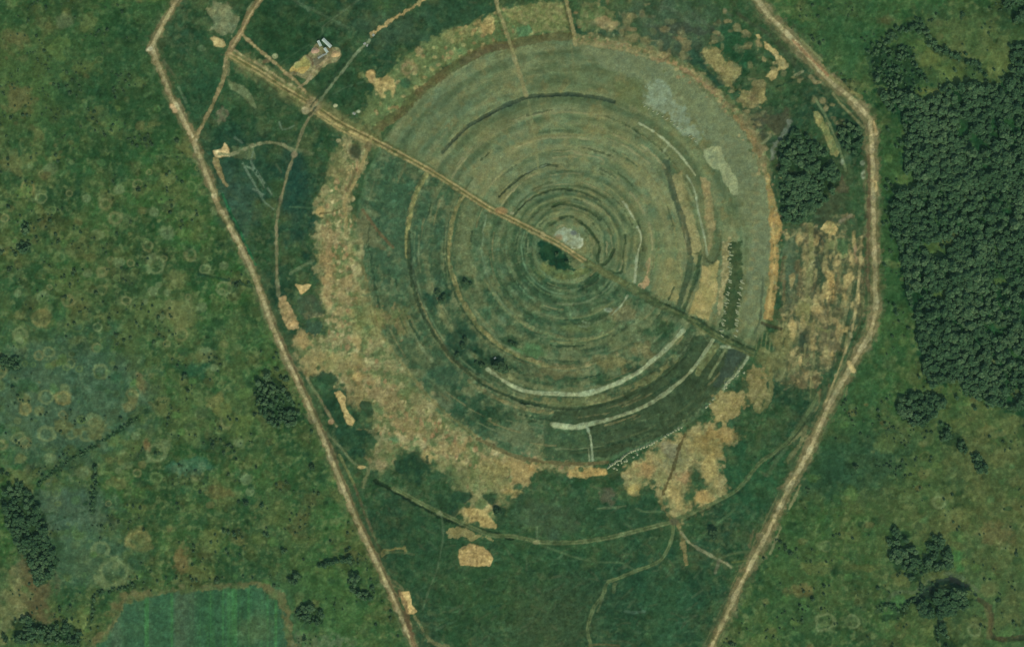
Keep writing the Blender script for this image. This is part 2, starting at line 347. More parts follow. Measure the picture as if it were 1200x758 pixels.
lay(dsl, SWm * sig(PN3[dsl] - .9, 3) * .45, (50, 74, 52))
far = SWm * sstep(115, 150, RR)
lay(dsl, far * sig(N['n16'][dsl] + .1, 2.5) * .75, ((40, 70, 50), (56, 84, 60), 'n8', 0))
lay(dsl, far * sig(N['n16b'][dsl] - .7, 3) * .7, (98, 108, 76))
lay(dsl, far * sig(N['n8b'][dsl] - .9, 4) * .6, (112, 112, 78))
lay(dsl, SWm * sig(N['n4'][dsl] - 1.0, 4) * .5, (106, 118, 88))
# concentric mowing and wheel marks: thin circles all round
cir = np.random.default_rng(5).standard_normal(400)
def ringnoise(s, seed):
    r = np.random.default_rng(seed).standard_normal(600)
    t = (RR + .4 * N['n16'][dsl]) / s; i = np.clip(t.astype(int), 0, 598); f = t - np.floor(t); f = f * f * (3 - 2 * f)
    return r[i] * (1 - f) + r[i + 1] * f
rn = ringnoise(4.5, 3) * .7 + ringnoise(11, 4) * .8
lay(dsl, DM * sig(rn - .7 + .5 * N['n16'][dsl], 3) * .5, (112, 116, 80))
lay(dsl, DM * sig(-rn - .7 + .5 * N['n16b'][dsl], 3) * .5, (56, 76, 52))
inn = DM * (1 - sstep(75, 100, RR)) * (RR > 22)
outer_ = NEm * sstep(90, 105, RR)
lay(dsl, outer_ * sig(ringnoise(7, 9) - .7 + .5 * N['n40'][dsl], 4) * .45, (132, 132, 94))
lay(dsl, outer_ * sig(ringnoise(6, 10) - .8 + .5 * N['n40b'][dsl], 5) * .5, (82, 92, 62))
wv = np.sin((RR / 11.5 + .25 * np.sin(RR / 9.0)) * 2 * pi + .8 * N['n40'][dsl])
lay(dsl, inn * sig(wv - .6, 7) * .6 * np.clip(.8 + .3 * PN[dsl], 0, 1), (104, 118, 84))
lay(dsl, inn * sig(-wv - .6, 7) * .6 * np.clip(.8 + .3 * PN2[dsl], 0, 1), (54, 78, 54))
# brown-grey eastern part and olive-dark south-eastern sectors
poly(P(600, 0, 3.99, '290,190 480,200 700,260 850,340 1000,480 1100,580 1170,700 1200,760') + [(908, 260), (890, 390), (868, 375), (880, 280), (850, 190), (790, 120), (730, 85), (680, 65)], ((116, 121, 87), (106, 118, 91), 'n16', 0), a=.75, soft=8, rag=2)
poly(P(600, 0, 3.99, '480,370 600,370 620,530 480,490'), (94, 104, 68), a=.7, soft=5)
SEC = [(CX + r * cos(radians(a)), CY + r * sin(radians(a))) for r, a in [(178, 34), (180, 50), (184, 70), (187, 85), (191, 95), (251, 97), (249, 80), (247, 60), (244, 45), (242, 33)]]
poly(SEC, ((64, 78, 54), (56, 74, 52), 'n16', 0), soft=4, rag=1, smooth=False)
poly([(CX + r * cos(radians(a)), CY + r * sin(radians(a))) for r, a in [(206, 84), (206, 97), (250, 97), (250, 84)]], ((70, 90, 62), (54, 80, 56), 'n8', 0), a=.8, soft=4)
poly(P(740, 350, 6.65, '760,410 860,400 880,440 840,520 760,620 690,690 640,680 700,560'), (60, 74, 60), soft=4, rag=1)
# western strips of dry soil inside the rim
poly(P(340, 300, 6.65, '600,380 680,370 800,400 940,390 950,470 920,500 930,570 860,630 790,560 690,600 660,500'), ((120, 112, 76), (90, 104, 68), 'n4', 0), a=.95, soft=4, rag=2.5)
blob(470, 275, 40, 55, (62, 88, 66), a=.7, soft=1, rag=.3)
blob(455, 225, 26, 30, (58, 86, 62), a=.7, soft=1, rag=.3)
poly(P(300, 190, 3.99, '460,330 490,220 520,250 580,370 640,430 560,400 480,380'), (100, 104, 74), a=.8, soft=4)
line(P(300, 190, 3.99, '500,225 560,310 640,400'), 4, (102, 86, 60), a=.8)
for x, y, rx, ry, c in [(515, 350, 12, 14, (32, 64, 48)), (545, 332, 12, 8, (36, 70, 50)), (540, 405, 16, 20, (34, 64, 48)), (560, 425, 20, 12, (34, 62, 44)), (597, 402, 14, 8, (42, 68, 46)), (570, 365, 8, 10, (58, 92, 66)),
                        (520, 440, 20, 16, (50, 78, 58)), (545, 480, 22, 18, (40, 70, 50)), (520, 470, 12, 10, (94, 104, 76)), (580, 485, 22, 14, (38, 66, 46)), (610, 510, 22, 10, (96, 106, 76)), (560, 512, 14, 10, (52, 82, 60)),
                        (655, 318, 22, 8, (96, 108, 66)), (775, 385, 16, 10, (44, 74, 50)), (745, 432, 14, 6, (40, 62, 46)), (700, 445, 26, 5, (46, 72, 48)),
                        (650, 436, 30, 7, (96, 96, 66)), (720, 425, 26, 8, (110, 108, 72)), (755, 412, 12, 8, (112, 108, 74)), (735, 368, 16, 8, (110, 106, 74)), (690, 385, 26, 8, (92, 106, 70)), (620, 410, 14, 8, (74, 108, 70))]:
    blob(x, y, rx, ry, c, a=.8, soft=.9, rag=.3)
# pale worn ground on the north-east quarter
poly(P(600, 0, 3.99, '620,380 700,380 790,500 880,620 900,660 860,670 780,590 700,530 620,480'), ((134, 146, 120), (116, 128, 102), 'n4', 0), a=.9, soft=6, rag=2)
line(P(600, 0, 3.99, '620,480 700,525'), 4, (140, 146, 116), a=.6, rag=.8)
gp = O('gravel_patch', 'pale olive gravel patch of two joined blocks on the northeast disc', 'gravel patch')
poly(P(740, 130, 6.65, '548,295 640,275 690,275 740,400 800,500 835,560 832,650 770,645 730,560 690,460 640,450 600,430'), ((134, 140, 104), (144, 150, 112), 'n4', 0), soft=1.5, rag=.6, obj=gp)
blob(896, 238, 12, 30, (112, 120, 88), a=.6, soft=1)
for y in range(205, 350, 11): blob(884 + RNG.normal(0, 3), y, 3.5, 2.5, (132, 124, 84), a=.4, soft=1)
# mown strips and worn tan strips in the eastern half
poly(P(740, 130, 6.65, '300,520 390,470 420,560 470,758 500,900 540,1050 520,1180 460,1180 430,1040 370,760'), ((146, 138, 96), (122, 122, 84), 'n8', 0), a=.95, soft=3, rag=1)
poly(P(740, 130, 6.65, '540,520 600,560 640,700 650,860 640,1020 600,1100 590,980 570,760'), ((150, 134, 94), (122, 118, 82), 'n8', 0), a=.9, soft=3, rag=1)
ts = O('soil_strip', 'broad tan bare soil strip north of the straight road east of the ditches', 'bare soil strip')
poly(P(740, 240, 6.65, '560,490 640,450 690,430 670,600 650,760 600,900 440,850 470,760 520,640'), ((164, 148, 100), (142, 134, 88), 'n8', 0), soft=2.5, rag=.8, obj=ts)
poly(P(740, 240, 6.65, '720,310 790,220 770,320 755,420 770,520 740,660 700,860 660,900 690,700 700,480'), ((160, 148, 106), (118, 116, 80), 'n4', 0), soft=2, rag=1)
poly(P(740, 240, 6.65, '200,700 290,430 390,420 400,520 360,760 250,740'), ((134, 130, 88), (114, 118, 80), 'n8', 0), soft=4, rag=1)
poly(P(740, 240, 6.65, '90,600 140,410 155,420 130,620 100,650 40,630'), (162, 138, 102), soft=2, rag=.8)
cs = O('combed_strip', 'dark olive strip with comb-like ribs beside the east rim', 'combed strip')
poly(P(740, 240, 6.65, '770,290 850,285 865,420 860,620 850,780 800,960 690,940 720,790 740,660 775,500 775,400'), ((56, 74, 48), (70, 84, 56), 'n4', 0), soft=2, rag=1.4, obj=cs)
# tan rim
poly(P(740, 130, 6.65, '1035,440 1065,460 1100,600 1140,760') + P(740, 240, 6.65, '1160,120 1180,160 1150,300 1150,420 1140,600 1120,760 1100,900 1030,890 1040,760 1070,600 1080,420 1090,300 1080,180'), ((156, 130, 82), (136, 122, 78), 'n8', 0), soft=2, rag=.6)
line([(905, 262), (908, 300), (904, 335), (899, 372)], 3, (178, 152, 98), a=.8)
RIM = P(600, 0, 3.99, '310,190 480,205 600,232 700,262 850,352 960,442 1080,572 1150,672 1185,800')
line(RIM, 13, ((124, 116, 80), (104, 112, 74), 'n8', .2), a=.85, rag=1.6, soft=4)
line(RIM, 4, ((140, 122, 86), (118, 114, 76), 'n4', 0), a=.8, rag=1)
for i in range(170):
    a_ = RNG.uniform(-88, 12); r_ = RNG.normal(247, 4.5); blob(CX + r_ * cos(radians(a_)), CY + r_ * sin(radians(a_)), RNG.uniform(.9, 2.4), RNG.uniform(.9, 2.4), [(156, 142, 100), (146, 124, 88), (128, 136, 98), (82, 94, 62)][RNG.integers(0, 4)], a=.7, soft=.8)
line(P(600, 0, 3.99, '680,280 760,300 860,365 950,440'), 4, (150, 120, 88), a=.5, rag=1)
line(P(600, 0, 3.99, '1040,540 1110,630 1160,730'), 5, (150, 120, 80), a=.6, rag=1)

# ------------------------------------------------------------------ soil round the disc
SO = (((146, 137, 97), (124, 123, 85), 'n16', 0), (94, 108, 70), 'n8', -.1, 2.5)
west = O('bare_soil', 'broad speckled band of bare soil curving round the west side of the disc', 'bare soil')
poly([(404, 164), (440, 172), (432, 178), (418, 214), (409, 243), (421, 278), (425, 312), (432, 345), (446, 392), (474, 433), (512, 478), (556, 511), (602, 534), (655, 544), (690, 546), (686, 552),
      (665, 556), (640, 548), (625, 552), (618, 562), (606, 572), (598, 581), (592, 590), (585, 596), (583, 610), (570, 622), (548, 610), (540, 600), (552, 590), (548, 578), (530, 570), (522, 552), (506, 540),
      (492, 530), (470, 527), (462, 545), (445, 556), (432, 552), (440, 530), (444, 508), (430, 496), (424, 470), (418, 456), (404, 450), (392, 455), (380, 440), (364, 437), (350, 425), (344, 400), (352, 388), (378, 392), (376, 365), (373, 330), (370, 290),
      (372, 258), (369, 244), (378, 222), (390, 190)], SO, soft=9, rag=2.6, obj=west, nz='n8')
for i in range(900):      # lumps, turned earth and tufts in the west band
    a = RNG.uniform(88, 212); r = 250 + abs(RNG.normal(18, 16)) + (RNG.uniform(0, 40) if 130 < a < 165 else 0)
    x, y = CX + r * cos(radians(a)), CY + r * sin(radians(a))
    ix, iy = np.searchsorted(GX, x), np.searchsorted(GY, y)
    if IDS[iy, ix] != west: continue
    c = [(170, 156, 114), (146, 118, 84), (86, 100, 60), (158, 140, 98), (100, 96, 62)][RNG.integers(0, 5)]
    blob(x, y, RNG.uniform(1, 2.6), RNG.uniform(1.2, 3.6), c, a=RNG.uniform(.4, .85), soft=.9, rag=.3, nz='n4')
for x, y, rx, ry, c in [(418, 442, 7, 5, (176, 152, 98)), (355, 400, 14, 9, (166, 142, 98)), (368, 420, 12, 12, (150, 134, 92)), (395, 425, 22, 14, (138, 128, 84)), (418, 400, 6, 8, (170, 150, 104)), (430, 375, 18, 18, (122, 124, 78)),
                        (420, 460, 16, 22, (136, 120, 82)), (455, 470, 14, 14, (134, 120, 84)), (480, 500, 16, 12, (140, 122, 82)), (500, 535, 9, 7, (178, 156, 104)), (470, 512, 5, 5, (178, 160, 118)), (462, 515, 6, 4, (90, 128, 90)),
                        (530, 525, 22, 7, (150, 130, 88)), (580, 545, 26, 8, (148, 130, 86)), (620, 550, 8, 8, (174, 142, 92)), (600, 575, 10, 6, (176, 150, 96)), (560, 605, 16, 10, (168, 148, 98)), (570, 560, 26, 16, (112, 114, 74)),
                        (520, 545, 14, 8, (110, 110, 74)), (445, 545, 12, 8, (140, 122, 90)), (540, 565, 12, 12, (92, 100, 66)), (397, 195, 9, 22, (112, 112, 74)), (385, 300, 8, 30, (140, 122, 86)), (400, 345, 10, 22, (148, 130, 90)), (375, 248, 4, 6, (170, 142, 92)), (384, 335, 5, 30, (158, 136, 94))]:
    blob(x, y, rx, ry, c, a=.65, soft=.9, rag=.3)
for x, y, rx, ry in [(487, 548, 14, 18), (470, 545, 8, 8), (395, 470, 10, 14), (405, 488, 14, 12), (384, 445, 12, 8), (385, 470, 8, 16), (410, 515, 16, 16), (425, 505, 10, 8), (430, 480, 8, 12), (538, 582, 11, 7), (575, 582, 9, 6), (520, 590, 14, 14), (585, 599, 6, 6)]:
    blob(x, y, rx, ry, ((36, 64, 46), (46, 72, 48), 'n8', 0), a=.92, soft=.5, rag=.25)
sp = O('soil_patch', 'tan soil tongue pinched in the middle inside dark grass near the west road', 'bare soil')
poly(P(360, 420, 6, '190,240 230,230 270,280 270,330 300,390 335,440 320,480 280,460 250,380 225,300'), (176, 154, 104), soft=1.5, rag=.5, obj=sp)
sp = O('soil_patch', 'bright triangular sand scrap between the inner track and the soil band', 'bare soil')
poly(P(340, 300, 6.65, '45,225 165,222 130,270 90,300 65,280'), (184, 160, 110), soft=1.5, rag=.4, obj=sp)
poly(P(340, 300, 6.65, '90,450 160,430 190,450 280,450 280,465 190,480 130,490'), (132, 126, 88), soft=1.5, rag=.5)
poly(P(340, 300, 6.65, '40,330 110,300 220,320 250,400 280,450 100,500 60,430'), ((80, 88, 66), (58, 78, 58), 'n8', 0), a=.8, soft=3)
poly(P(340, 300, 6.65, '-90,330 -40,320 20,420 70,520 60,560 -10,580 -60,500 -100,400'), ((170, 144, 102), (128, 116, 80), 'n8', 0), soft=2, rag=1)
poly(P(340, 300, 6.65, '110,510 180,500 260,520 240,590 160,600 110,560'), (60, 84, 64), soft=3)

# soil north of the disc, between the yard and the rim track
no = O('bare_soil', 'speckled dry soil belt along the north rim between the two side roads', 'bare soil')
poly(P(400, 0, 4.257, '110,370 160,370 190,420 250,360 280,300 380,245 440,210 520,160 600,145 690,110 780,45 900,30 1000,20 1100,-5 1120,100 1140,165 1000,185 840,210 760,220 640,280 500,350 380,460 300,560 220,640 170,660 60,570 100,560 140,500 160,430'),
     ((102, 112, 72), (88, 104, 66), 'n8', 0), soft=5, rag=2, obj=no)
for i in range(190):
    t = RNG.uniform(0, 1); a = -145 + 60 * t; r = RNG.uniform(252, 290)
    x, y = CX + r * cos(radians(a)), CY + r * sin(radians(a))
    if y < -4 or x < 440: continue
    blob(x, y, RNG.uniform(1, 3), RNG.uniform(1, 3), [(150, 142, 96), (166, 146, 100), (72, 100, 64), (140, 116, 82)][RNG.integers(0, 4)], a=.6, soft=.9)
sm = O('sand_patch', 'rounded bright sand patch in dry grass north of the straight road', 'sand patch')
blob(450, 103, 13, 12, ((186, 160, 106), (150, 136, 90), 'n4', .3), soft=.4, rag=.2, nz='n8', obj=sm)
blob(434, 87, 5, 5, (170, 146, 98), soft=.6); blob(436, 93, 4, 5, (160, 140, 96), soft=.6)
sm = O('sand_patch', 'small sand patch beside the western of the two north side roads', 'sand patch')
blob(571, 31, 8, 9, ((172, 148, 98), (140, 130, 86), 'n4', .2), soft=.5, rag=.25, obj=sm)
blob(478, 80, 9, 9, (138, 118, 84), a=.7, soft=.7, ring=(.3, .6)); blob(492, 60, 5, 5, (148, 136, 96), a=.8, soft=.7)
blob(535, 42, 14, 9, (132, 130, 86), a=.6, soft=.8, ring=(.2, .6))
poly(P(400, 0, 4.257, '800,50 1000,20 1110,10 1125,150 960,165 860,100'), ((130, 124, 82), (102, 112, 70), 'n4', .2), a=.8, soft=3, rag=1)
blob(614, 35, 9, 7, (84, 116, 78), a=.9, soft=.5, rag=.3)
blob(475, 98, 7, 6, (54, 84, 58), a=.9, soft=.6)
poly(P(600, 0, 3.99, '320,20 400,10 470,60 500,120 440,140 330,140 310,80'), ((112, 114, 76), (84, 104, 66), 'n4', 0), a=.8, soft=3, rag=1.5)
blob(708, 26, 12, 6, (156, 134, 96), a=.7, soft=.7, rag=.3)
line(P(600, 0, 3.99, '0,205 120,185 200,175 280,170'), 9, (92, 88, 58), a=.85, rag=.5)
line(P(400, 0, 4.257, '180,640 300,560 370,480 470,400 600,310 740,240 850,225'), 11, ((84, 90, 56), (94, 86, 58), 'n16', 0), a=.9, rag=.6)
line(P(400, 0, 4.257, '600,310 740,245 850,235'), 7, (92, 86, 62), a=.7, rag=.8)

# soil tongues in the north-east yard
for k, (lab, pts) in enumerate([('large wedge of tan soil in dark grass inside the northeast corner of the outer road', '890,220 930,215 1000,270 1060,320 1060,350 1030,400 1000,405 985,360 940,330 890,270'),
                 ('ragged brown soil patch directly southeast of the tan wedge', '1050,430 1100,420 1180,390 1200,420 1190,470 1130,500 1100,505 1060,460')]):
    sp = O('soil_patch', lab, 'bare soil'); poly(P(600, 0, 3.99, pts), ((140, 130, 86), (118, 114, 76), 'n4', 0), soft=4.5, rag=2, obj=sp)
sp = O('soil_patch', 'curved hook of bright sand beside the northeast stretch of the outer road', 'bare soil')
poly(P(880, 0, 6.65, '10,260 60,270 110,320 150,370 190,390 240,440 275,490 280,530 220,560 195,610 160,635 115,600 140,560 200,540 215,500 180,430 120,380 80,310'), ((178, 156, 106), (150, 138, 92), 'n4', .2), soft=1.5, rag=.6, obj=sp)
poly(P(880, 0, 6.65, '0,640 100,620 130,650 90,700 60,760 0,760'), (112, 108, 74), soft=3, rag=1)
for p in ['500,60 530,120 535,160', '560,70 545,130', '650,190 690,200 680,250', '800,180 805,260 795,290', '780,170 830,260']:
    line(P(600, 0, 3.99, p), 2, (128, 128, 92), a=.6, gap=('n4', -.5))
for p in ['700,30 760,50 830,110', '1000,50 1020,70', '660,90 650,160', '850,70 930,130', '620,120 760,130 900,160', '710,0 690,60']:
    line(P(600, 0, 3.99, p), 4, (84, 98, 76), a=.55, rag=1)
poly(P(600, 0, 3.99, '650,130 780,110 930,130 960,160 900,170 800,160 720,170'), (62, 70, 58), a=.7, soft=6)
poly(P(600, 0, 3.99, '830,180 880,260 960,350 990,400 960,410 900,350 850,300 820,240'), (42, 70, 54), a=.8, soft=4)

for i in range(150):      # broken earth scraped out of the grass behind the north-east rim
    a_ = RNG.uniform(-84, -14); r_ = 252 + abs(RNG.normal(0, 26)); x, y = CX + r_ * cos(radians(a_)), CY + r_ * sin(radians(a_))
    if y < -20: continue
    blob(x, y, RNG.uniform(1.5, 6), RNG.uniform(1.5, 5), [(128, 120, 84), (142, 130, 90), (104, 104, 74), (86, 100, 70), (120, 108, 78)][RNG.integers(0, 5)], a=RNG.uniform(.35, .75), soft=.9, rag=.4)
for i in range(40):
    t_ = RNG.uniform(0, 1); x, y = 860 + 140 * t_ + RNG.normal(-8, 6), 20 + 125 * t_ ** 1.1 + RNG.normal(6, 5)
    blob(x, y, RNG.uniform(1.5, 5), RNG.uniform(1.5, 4), [(134, 126, 88), (104, 102, 72), (150, 136, 96)][RNG.integers(0, 3)], a=.6, soft=.9, rag=.4)
# long tan bank in the north-east, east yard soil
gb = O('soil_strip', 'narrow tan and green soil strip slanting between the two small northeast woods', 'bare soil strip')
poly(P(880, 110, 6.65, '485,140 520,130 560,190 600,260 660,370 690,460 660,495 625,470 600,400 560,310 510,220'), ((140, 136, 90), (108, 118, 76), 'n8', 0), soft=1.5, rag=.5, obj=gb)
line(P(880, 110, 6.65, '490,20 530,90 580,170 640,300 690,430 740,600'), 2.6, (108, 120, 84), a=.8)
poly(P(880, 110, 6.65, '60,200 160,160 280,130 320,180 280,260 200,340 130,280'), (74, 76, 58), a=.8, soft=5)
line(P(880, 110, 6.65, '310,215 270,280 230,350 175,420 165,500'), 4.5, (112, 118, 102), a=.7, rag=.8)
line(P(880, 110, 6.65, '130,300 150,330 100,380'), 3, (124, 126, 92), a=.6)
poly(P(880, 110, 6.65, '690,620 740,640 745,760 640,760 610,700'), (80, 78, 58), a=.8, soft=4)
for p in [(987, 190, 2, 3.5), (1011, 191, 3, 3), (1012, 205, 3, 5)]: blob(*p, (132, 142, 116), a=.8, soft=.6)
EY = P(880, 220, 6.65, '270,310 420,280 520,290 540,330 640,220 790,200 850,330 880,400 890,760 870,1000 750,1200 640,1400 560,1450 500,1560 250,1560 170,1500 150,1300 230,1000 250,700 270,450')
poly(EY, ((106, 100, 72), (80, 88, 62), 'n8', .3), a=.95, soft=4, rag=1.5)
poly(EY, (136, 124, 86), a=.7, soft=4, rag=1.5, gap=('n4b', .5))
poly(EY, (50, 74, 52), a=.6, soft=4, rag=1.5, gap=('n8b', .7))
ls = O('soil_strip', 'long pale north-south soil ridge between the east rim and the outer road', 'bare soil strip')
line(P(880, 220, 6.65, '465,300 470,420 475,520 465,620 455,740 450,860 440,980 410,1070'), 8, ((134, 128, 88), (112, 116, 76), 'n4', 0), rag=.9, obj=ls)
line(P(880, 220, 6.65, '500,330 515,450 520,560 505,700 480,850'), 5, (62, 70, 54), a=.8, rag=.8)
poly(P(880, 220, 6.65, '510,500 620,480 740,550 730,600 640,650 520,620'), (66, 76, 56), a=.9, soft=4)
poly(P(880, 220, 6.65, '600,400 680,410 760,450 770,540 700,540 640,490 570,470'), (116, 120, 78), a=.85, soft=3)
sp = O('soil_patch', 'bright sandy scrape in the yard just south of the small northeast wood', 'bare soil')
poly(P(880, 220, 6.65, '545,320 600,260 650,270 680,320 650,370 600,365'), ((176, 152, 100), (140, 134, 88), 'n4', 0), soft=1.5, rag=.6, obj=sp)
line(P(880, 220, 6.65, '690,260 740,240 780,210'), 3.5, (128, 120, 98), a=.7)
for x, y, rx, ry, c in [(1002, 293, 2.6, 9, (150, 124, 96)), (1009, 302, 1.8, 7, (156, 150, 104)), (974, 328, 5, 8, (162, 138, 88)), (974, 345, 5, 14, (150, 124, 80)), (1005, 349, 3, 7, (190, 170, 118)), (1011, 352, 2, 9, (120, 122, 84)),
                        (984, 389, 4, 8, (160, 128, 84)), (997, 393, 2.4, 4, (160, 156, 122)), (979, 411, 2.4, 3.2, (142, 142, 118)), (972, 410, 2, 3, (122, 118, 90)), (938, 273, 3, 3, (132, 132, 92)), (940, 365, 7, 8, (122, 120, 76)), (975, 405, 14, 16, (104, 100, 74)),
                        (920, 400, 16, 18, (108, 108, 70)), (905, 425, 16, 14, (106, 110, 72)), (942, 400, 6, 14, (42, 58, 46)), (990, 285, 12, 12, (52, 88, 58)), (962, 285, 5, 8, (40, 60, 50)), (925, 300, 10, 24, (76, 98, 72)), (925, 330, 9, 24, (78, 96, 74)), (1000, 270, 10, 10, (46, 76, 50))]:
    blob(x, y, rx, ry, c, a=.75, soft=.8, rag=.25)
line(P(880, 330, 6.65, '780,20 760,130 740,240 720,350 690,460'), 4, (120, 118, 82), a=.8)
line(P(880, 330, 6.65, '830,0 790,200 750,350 720,470 680,600 640,700'), 5, (52, 70, 48), a=.8)
line(P(880, 330, 6.65, '490,560 400,640 300,710 200,760'), 5, (112, 116, 80), a=.8, rag=.8)
line(P(880, 330, 6.65, '450,330 510,360 600,390'), 3, (120, 122, 78), a=.8)
for i in range(6): line([(889 + i * 5, 388 + i), (886 + i * 5, 410 + i)], 1.6, (124, 124, 84), a=.5)
for i in range(26):
    x, y = RNG.uniform(915, 1000), RNG.uniform(270, 470); l = RNG.uniform(6, 22)
    line([(x, y), (x - .1 * l, y + l)], RNG.uniform(1.3, 3), [(130, 126, 84), (56, 74, 52), (116, 118, 80)][RNG.integers(0, 3)], a=.5)
for i in range(34):
    blob(RNG.uniform(915, 1005), RNG.uniform(275, 430), RNG.uniform(1.5, 4), RNG.uniform(3, 9), [(164, 146, 98), (150, 136, 92), (172, 154, 106)][RNG.integers(0, 3)], a=.7, soft=.9, rag=.35)
for i in range(60):
    x, y = RNG.uniform(918, 1004), RNG.uniform(275, 460); l = RNG.uniform(8, 30)
    line([(x, y), (x - .03 * l + RNG.normal(0, 1), y + l * .5), (x - .12 * l, y + l)], RNG.uniform(1.6, 4), [(136, 128, 86), (50, 68, 46), (120, 118, 80), (46, 70, 50), (104, 92, 64)][RNG.integers(0, 5)], a=.6, rag=.6)
for a, b in [((952, 475), (900, 555)), ((968, 455), (930, 520)), ((945, 505), (925, 545))]: line([a, b], 5, (82, 94, 66), a=.5, rag=1)

# soil on the south-east
se = O('bare_soil', 'sprawling tan soil spread with ragged tongues southeast of the disc', 'bare soil')
poly(P(700, 500, 6.65, '180,440 190,370 250,310 330,250 480,150 640,60 760,0 900,-10 1090,40 1060,100 980,160 960,260 985,400 985,520 900,590 815,640 790,590 770,500 800,510 830,470 810,400 800,310 740,310 720,400 760,450 690,520 700,590 740,680 650,720 560,670 540,600 510,560 470,500 440,430 370,440 330,530 240,525'), ((150, 138, 95), (122, 120, 80), 'n8', .1), soft=9, rag=2.6, obj=se)
for x, y, rx, ry, c in [(790, 575, 9, 10, (164, 146, 96)), (800, 590, 8, 8, (166, 148, 98)), (832, 550, 7, 16, (160, 144, 92)), (826, 583, 10, 7, (164, 138, 88)), (742, 573, 8, 6, (158, 142, 88)), (757, 553, 10, 9, (150, 122, 82)), (802, 560, 7, 7, (158, 128, 92)),
                        (785, 527, 10, 6, (140, 130, 104)), (845, 510, 18, 8, (150, 126, 80)), (830, 520, 20, 12, (126, 112, 68)), (790, 535, 14, 12, (98, 102, 76)), (815, 555, 6, 10, (46, 66, 44))]:
    blob(x, y, rx, ry, c, a=.65, soft=.9, rag=.3)
line(P(700, 500, 6.65, '680,60 640,160 610,260 580,360 540,450 510,520'), 3.2, (74, 66, 40), a=.85, rag=.6)
sp = O('soil_patch', 'rounded tan soil lobe at the rim between the chain of heaps and the south yard', 'bare soil')
poly(P(600, 380, 3.99, '950,330 1000,310 1070,315 1095,360 1060,410 1050,440 990,470 940,440 930,390'), ((146, 132, 88), (128, 120, 78), 'n4', 0), soft=4.5, rag=2, obj=sp)
sp = O('soil_patch', 'olive tan soil lobe at the southeast end of the straight road', 'bare soil')
poly(P(600, 380, 3.99, '1110,200 1160,190 1195,230 1190,330 1160,395 1110,360 1090,290'), ((132, 122, 82), (112, 108, 70), 'n4', 0), soft=4.5, rag=2, obj=sp)
line(P(600, 380, 3.99, '1200,160 1210,300 1180,390 1140,400'), 5, (116, 112, 72), a=.7, rag=1)
sp = O('soil_patch', 'small orange soil strip hugging the south rim track', 'bare soil')
poly(P(600, 380, 3.99, '265,680 330,670 440,675 450,700 350,715 270,712'), ((168, 140, 88), (140, 126, 82), 'n4', 0), soft=2, rag=.8, obj=sp)
blob(681, 550, 3, 3, (70, 82, 52), soft=.6)
blob(712, 579, 10, 7, (104, 98, 78), a=.6, soft=.9, rag=.4)
poly(P(600, 380, 3.99, '0,620 60,640 100,690 60,740 0,760'), (150, 132, 88), soft=3, rag=1.5)

# cut sand squares
cq = O('sand_pad', 'small square sand pad split by a furrow, alone in the south yard', 'sand pad')
poly(P(300, 568, 3.99, '950,300 1000,275 1060,285 1090,310 1110,345 1090,378 1020,380 955,378 948,340'), ((172, 148, 100), (150, 132, 88), 'n4', .3), soft=1.4, rag=.4, obj=cq, relief=.8)
line(P(300, 568, 3.99, '1030,285 1033,380'), 1.6, (110, 96, 64), a=.8)
cq = O('sand_pad', 'bright sand lay-by on the inner edge of the southwest outer road', 'sand pad')
poly(P(300, 568, 3.99, '670,500 715,495 730,560 750,590 735,605 705,600 685,550'), ((188, 164, 112), (170, 146, 98), 'n4', 0), soft=1.4, rag=.4, obj=cq)
line(P(300, 568, 3.99, '740,610 770,660 800,710 850,745 900,758'), 4, (122, 118, 82), a=.7, rag=.8)
poly(P(300, 568, 3.99, '880,215 940,195 1000,220 1080,235 1110,260 1010,250 900,240'), (136, 126, 84), a=.8, soft=2)
poly(P(300, 568, 3.99, '980,110 1040,105 1100,150 1140,185 1120,210 1060,195 1000,170'), ((172, 150, 98), (150, 134, 88), 'n4', 0), soft=2, rag=.8)

# north-west yard
nw = O('soil_patch', 'large pale grassy soil patch beside the northwest road fork', 'bare soil')
poly(P(230, 0, 7.98, '100,80 160,20 300,30 340,100 400,160 390,250 330,340 250,330 140,270 125,160'), ((122, 124, 90), (102, 112, 82), 'n8', 0), soft=3, rag=1.2, obj=nw)
sp = O('soil_patch', 'small bright soil patch at the west side of the northwest road fork', 'bare soil')
poly(P(230, 0, 7.98, '110,360 160,335 260,390 290,430 250,460 190,440'), (168, 152, 106), soft=2, rag=.8, obj=sp)
blob(236, 57, 5, 4, (84, 106, 76), a=.8)
for p in ['270,520 300,600 290,700', '400,610 520,690', '540,560 600,600 680,640']: line(P(230, 0, 7.98, p), 4, (116, 110, 78), a=.6, rag=1)
blob(322, 66, 4, 3, (134, 140, 104)); blob(310, 80, 4, 3, (170, 160, 112)); blob(305, 72, 4, 3, (120, 134, 92)); blob(312, 72, 6, 3, (110, 92, 68), a=.7)
sp = O('soil_patch', 'pale leaf-shaped soil streak in dark grass west of the storage yard', 'bare soil')
poly(P(180, 100, 4.615, '400,-30 450,-10 500,20 540,70 555,125 520,100 470,60 420,20'), ((104, 116, 82), (92, 106, 74), 'n4', 0), soft=2, rag=.6, obj=sp)
poly(P(180, 100, 4.615, '335,130 380,120 400,150 385,200 350,220 330,190'), ((116, 108, 84), (84, 96, 70), 'n4', 0), a=.8, soft=3, rag=1)
sp = O('sand_patch', 'small bright sand spot at the end of the branching track by the west road', 'sand patch')
poly(P(180, 100, 4.615, '320,355 365,345 385,310 410,340 410,385 370,392 330,385'), (196, 172, 124), soft=1.5, rag=.5, obj=sp)
poly(P(180, 100, 4.615, '318,385 345,400 385,500 380,540 350,480 325,430'), (134, 122, 82), soft=1.5, rag=.5)
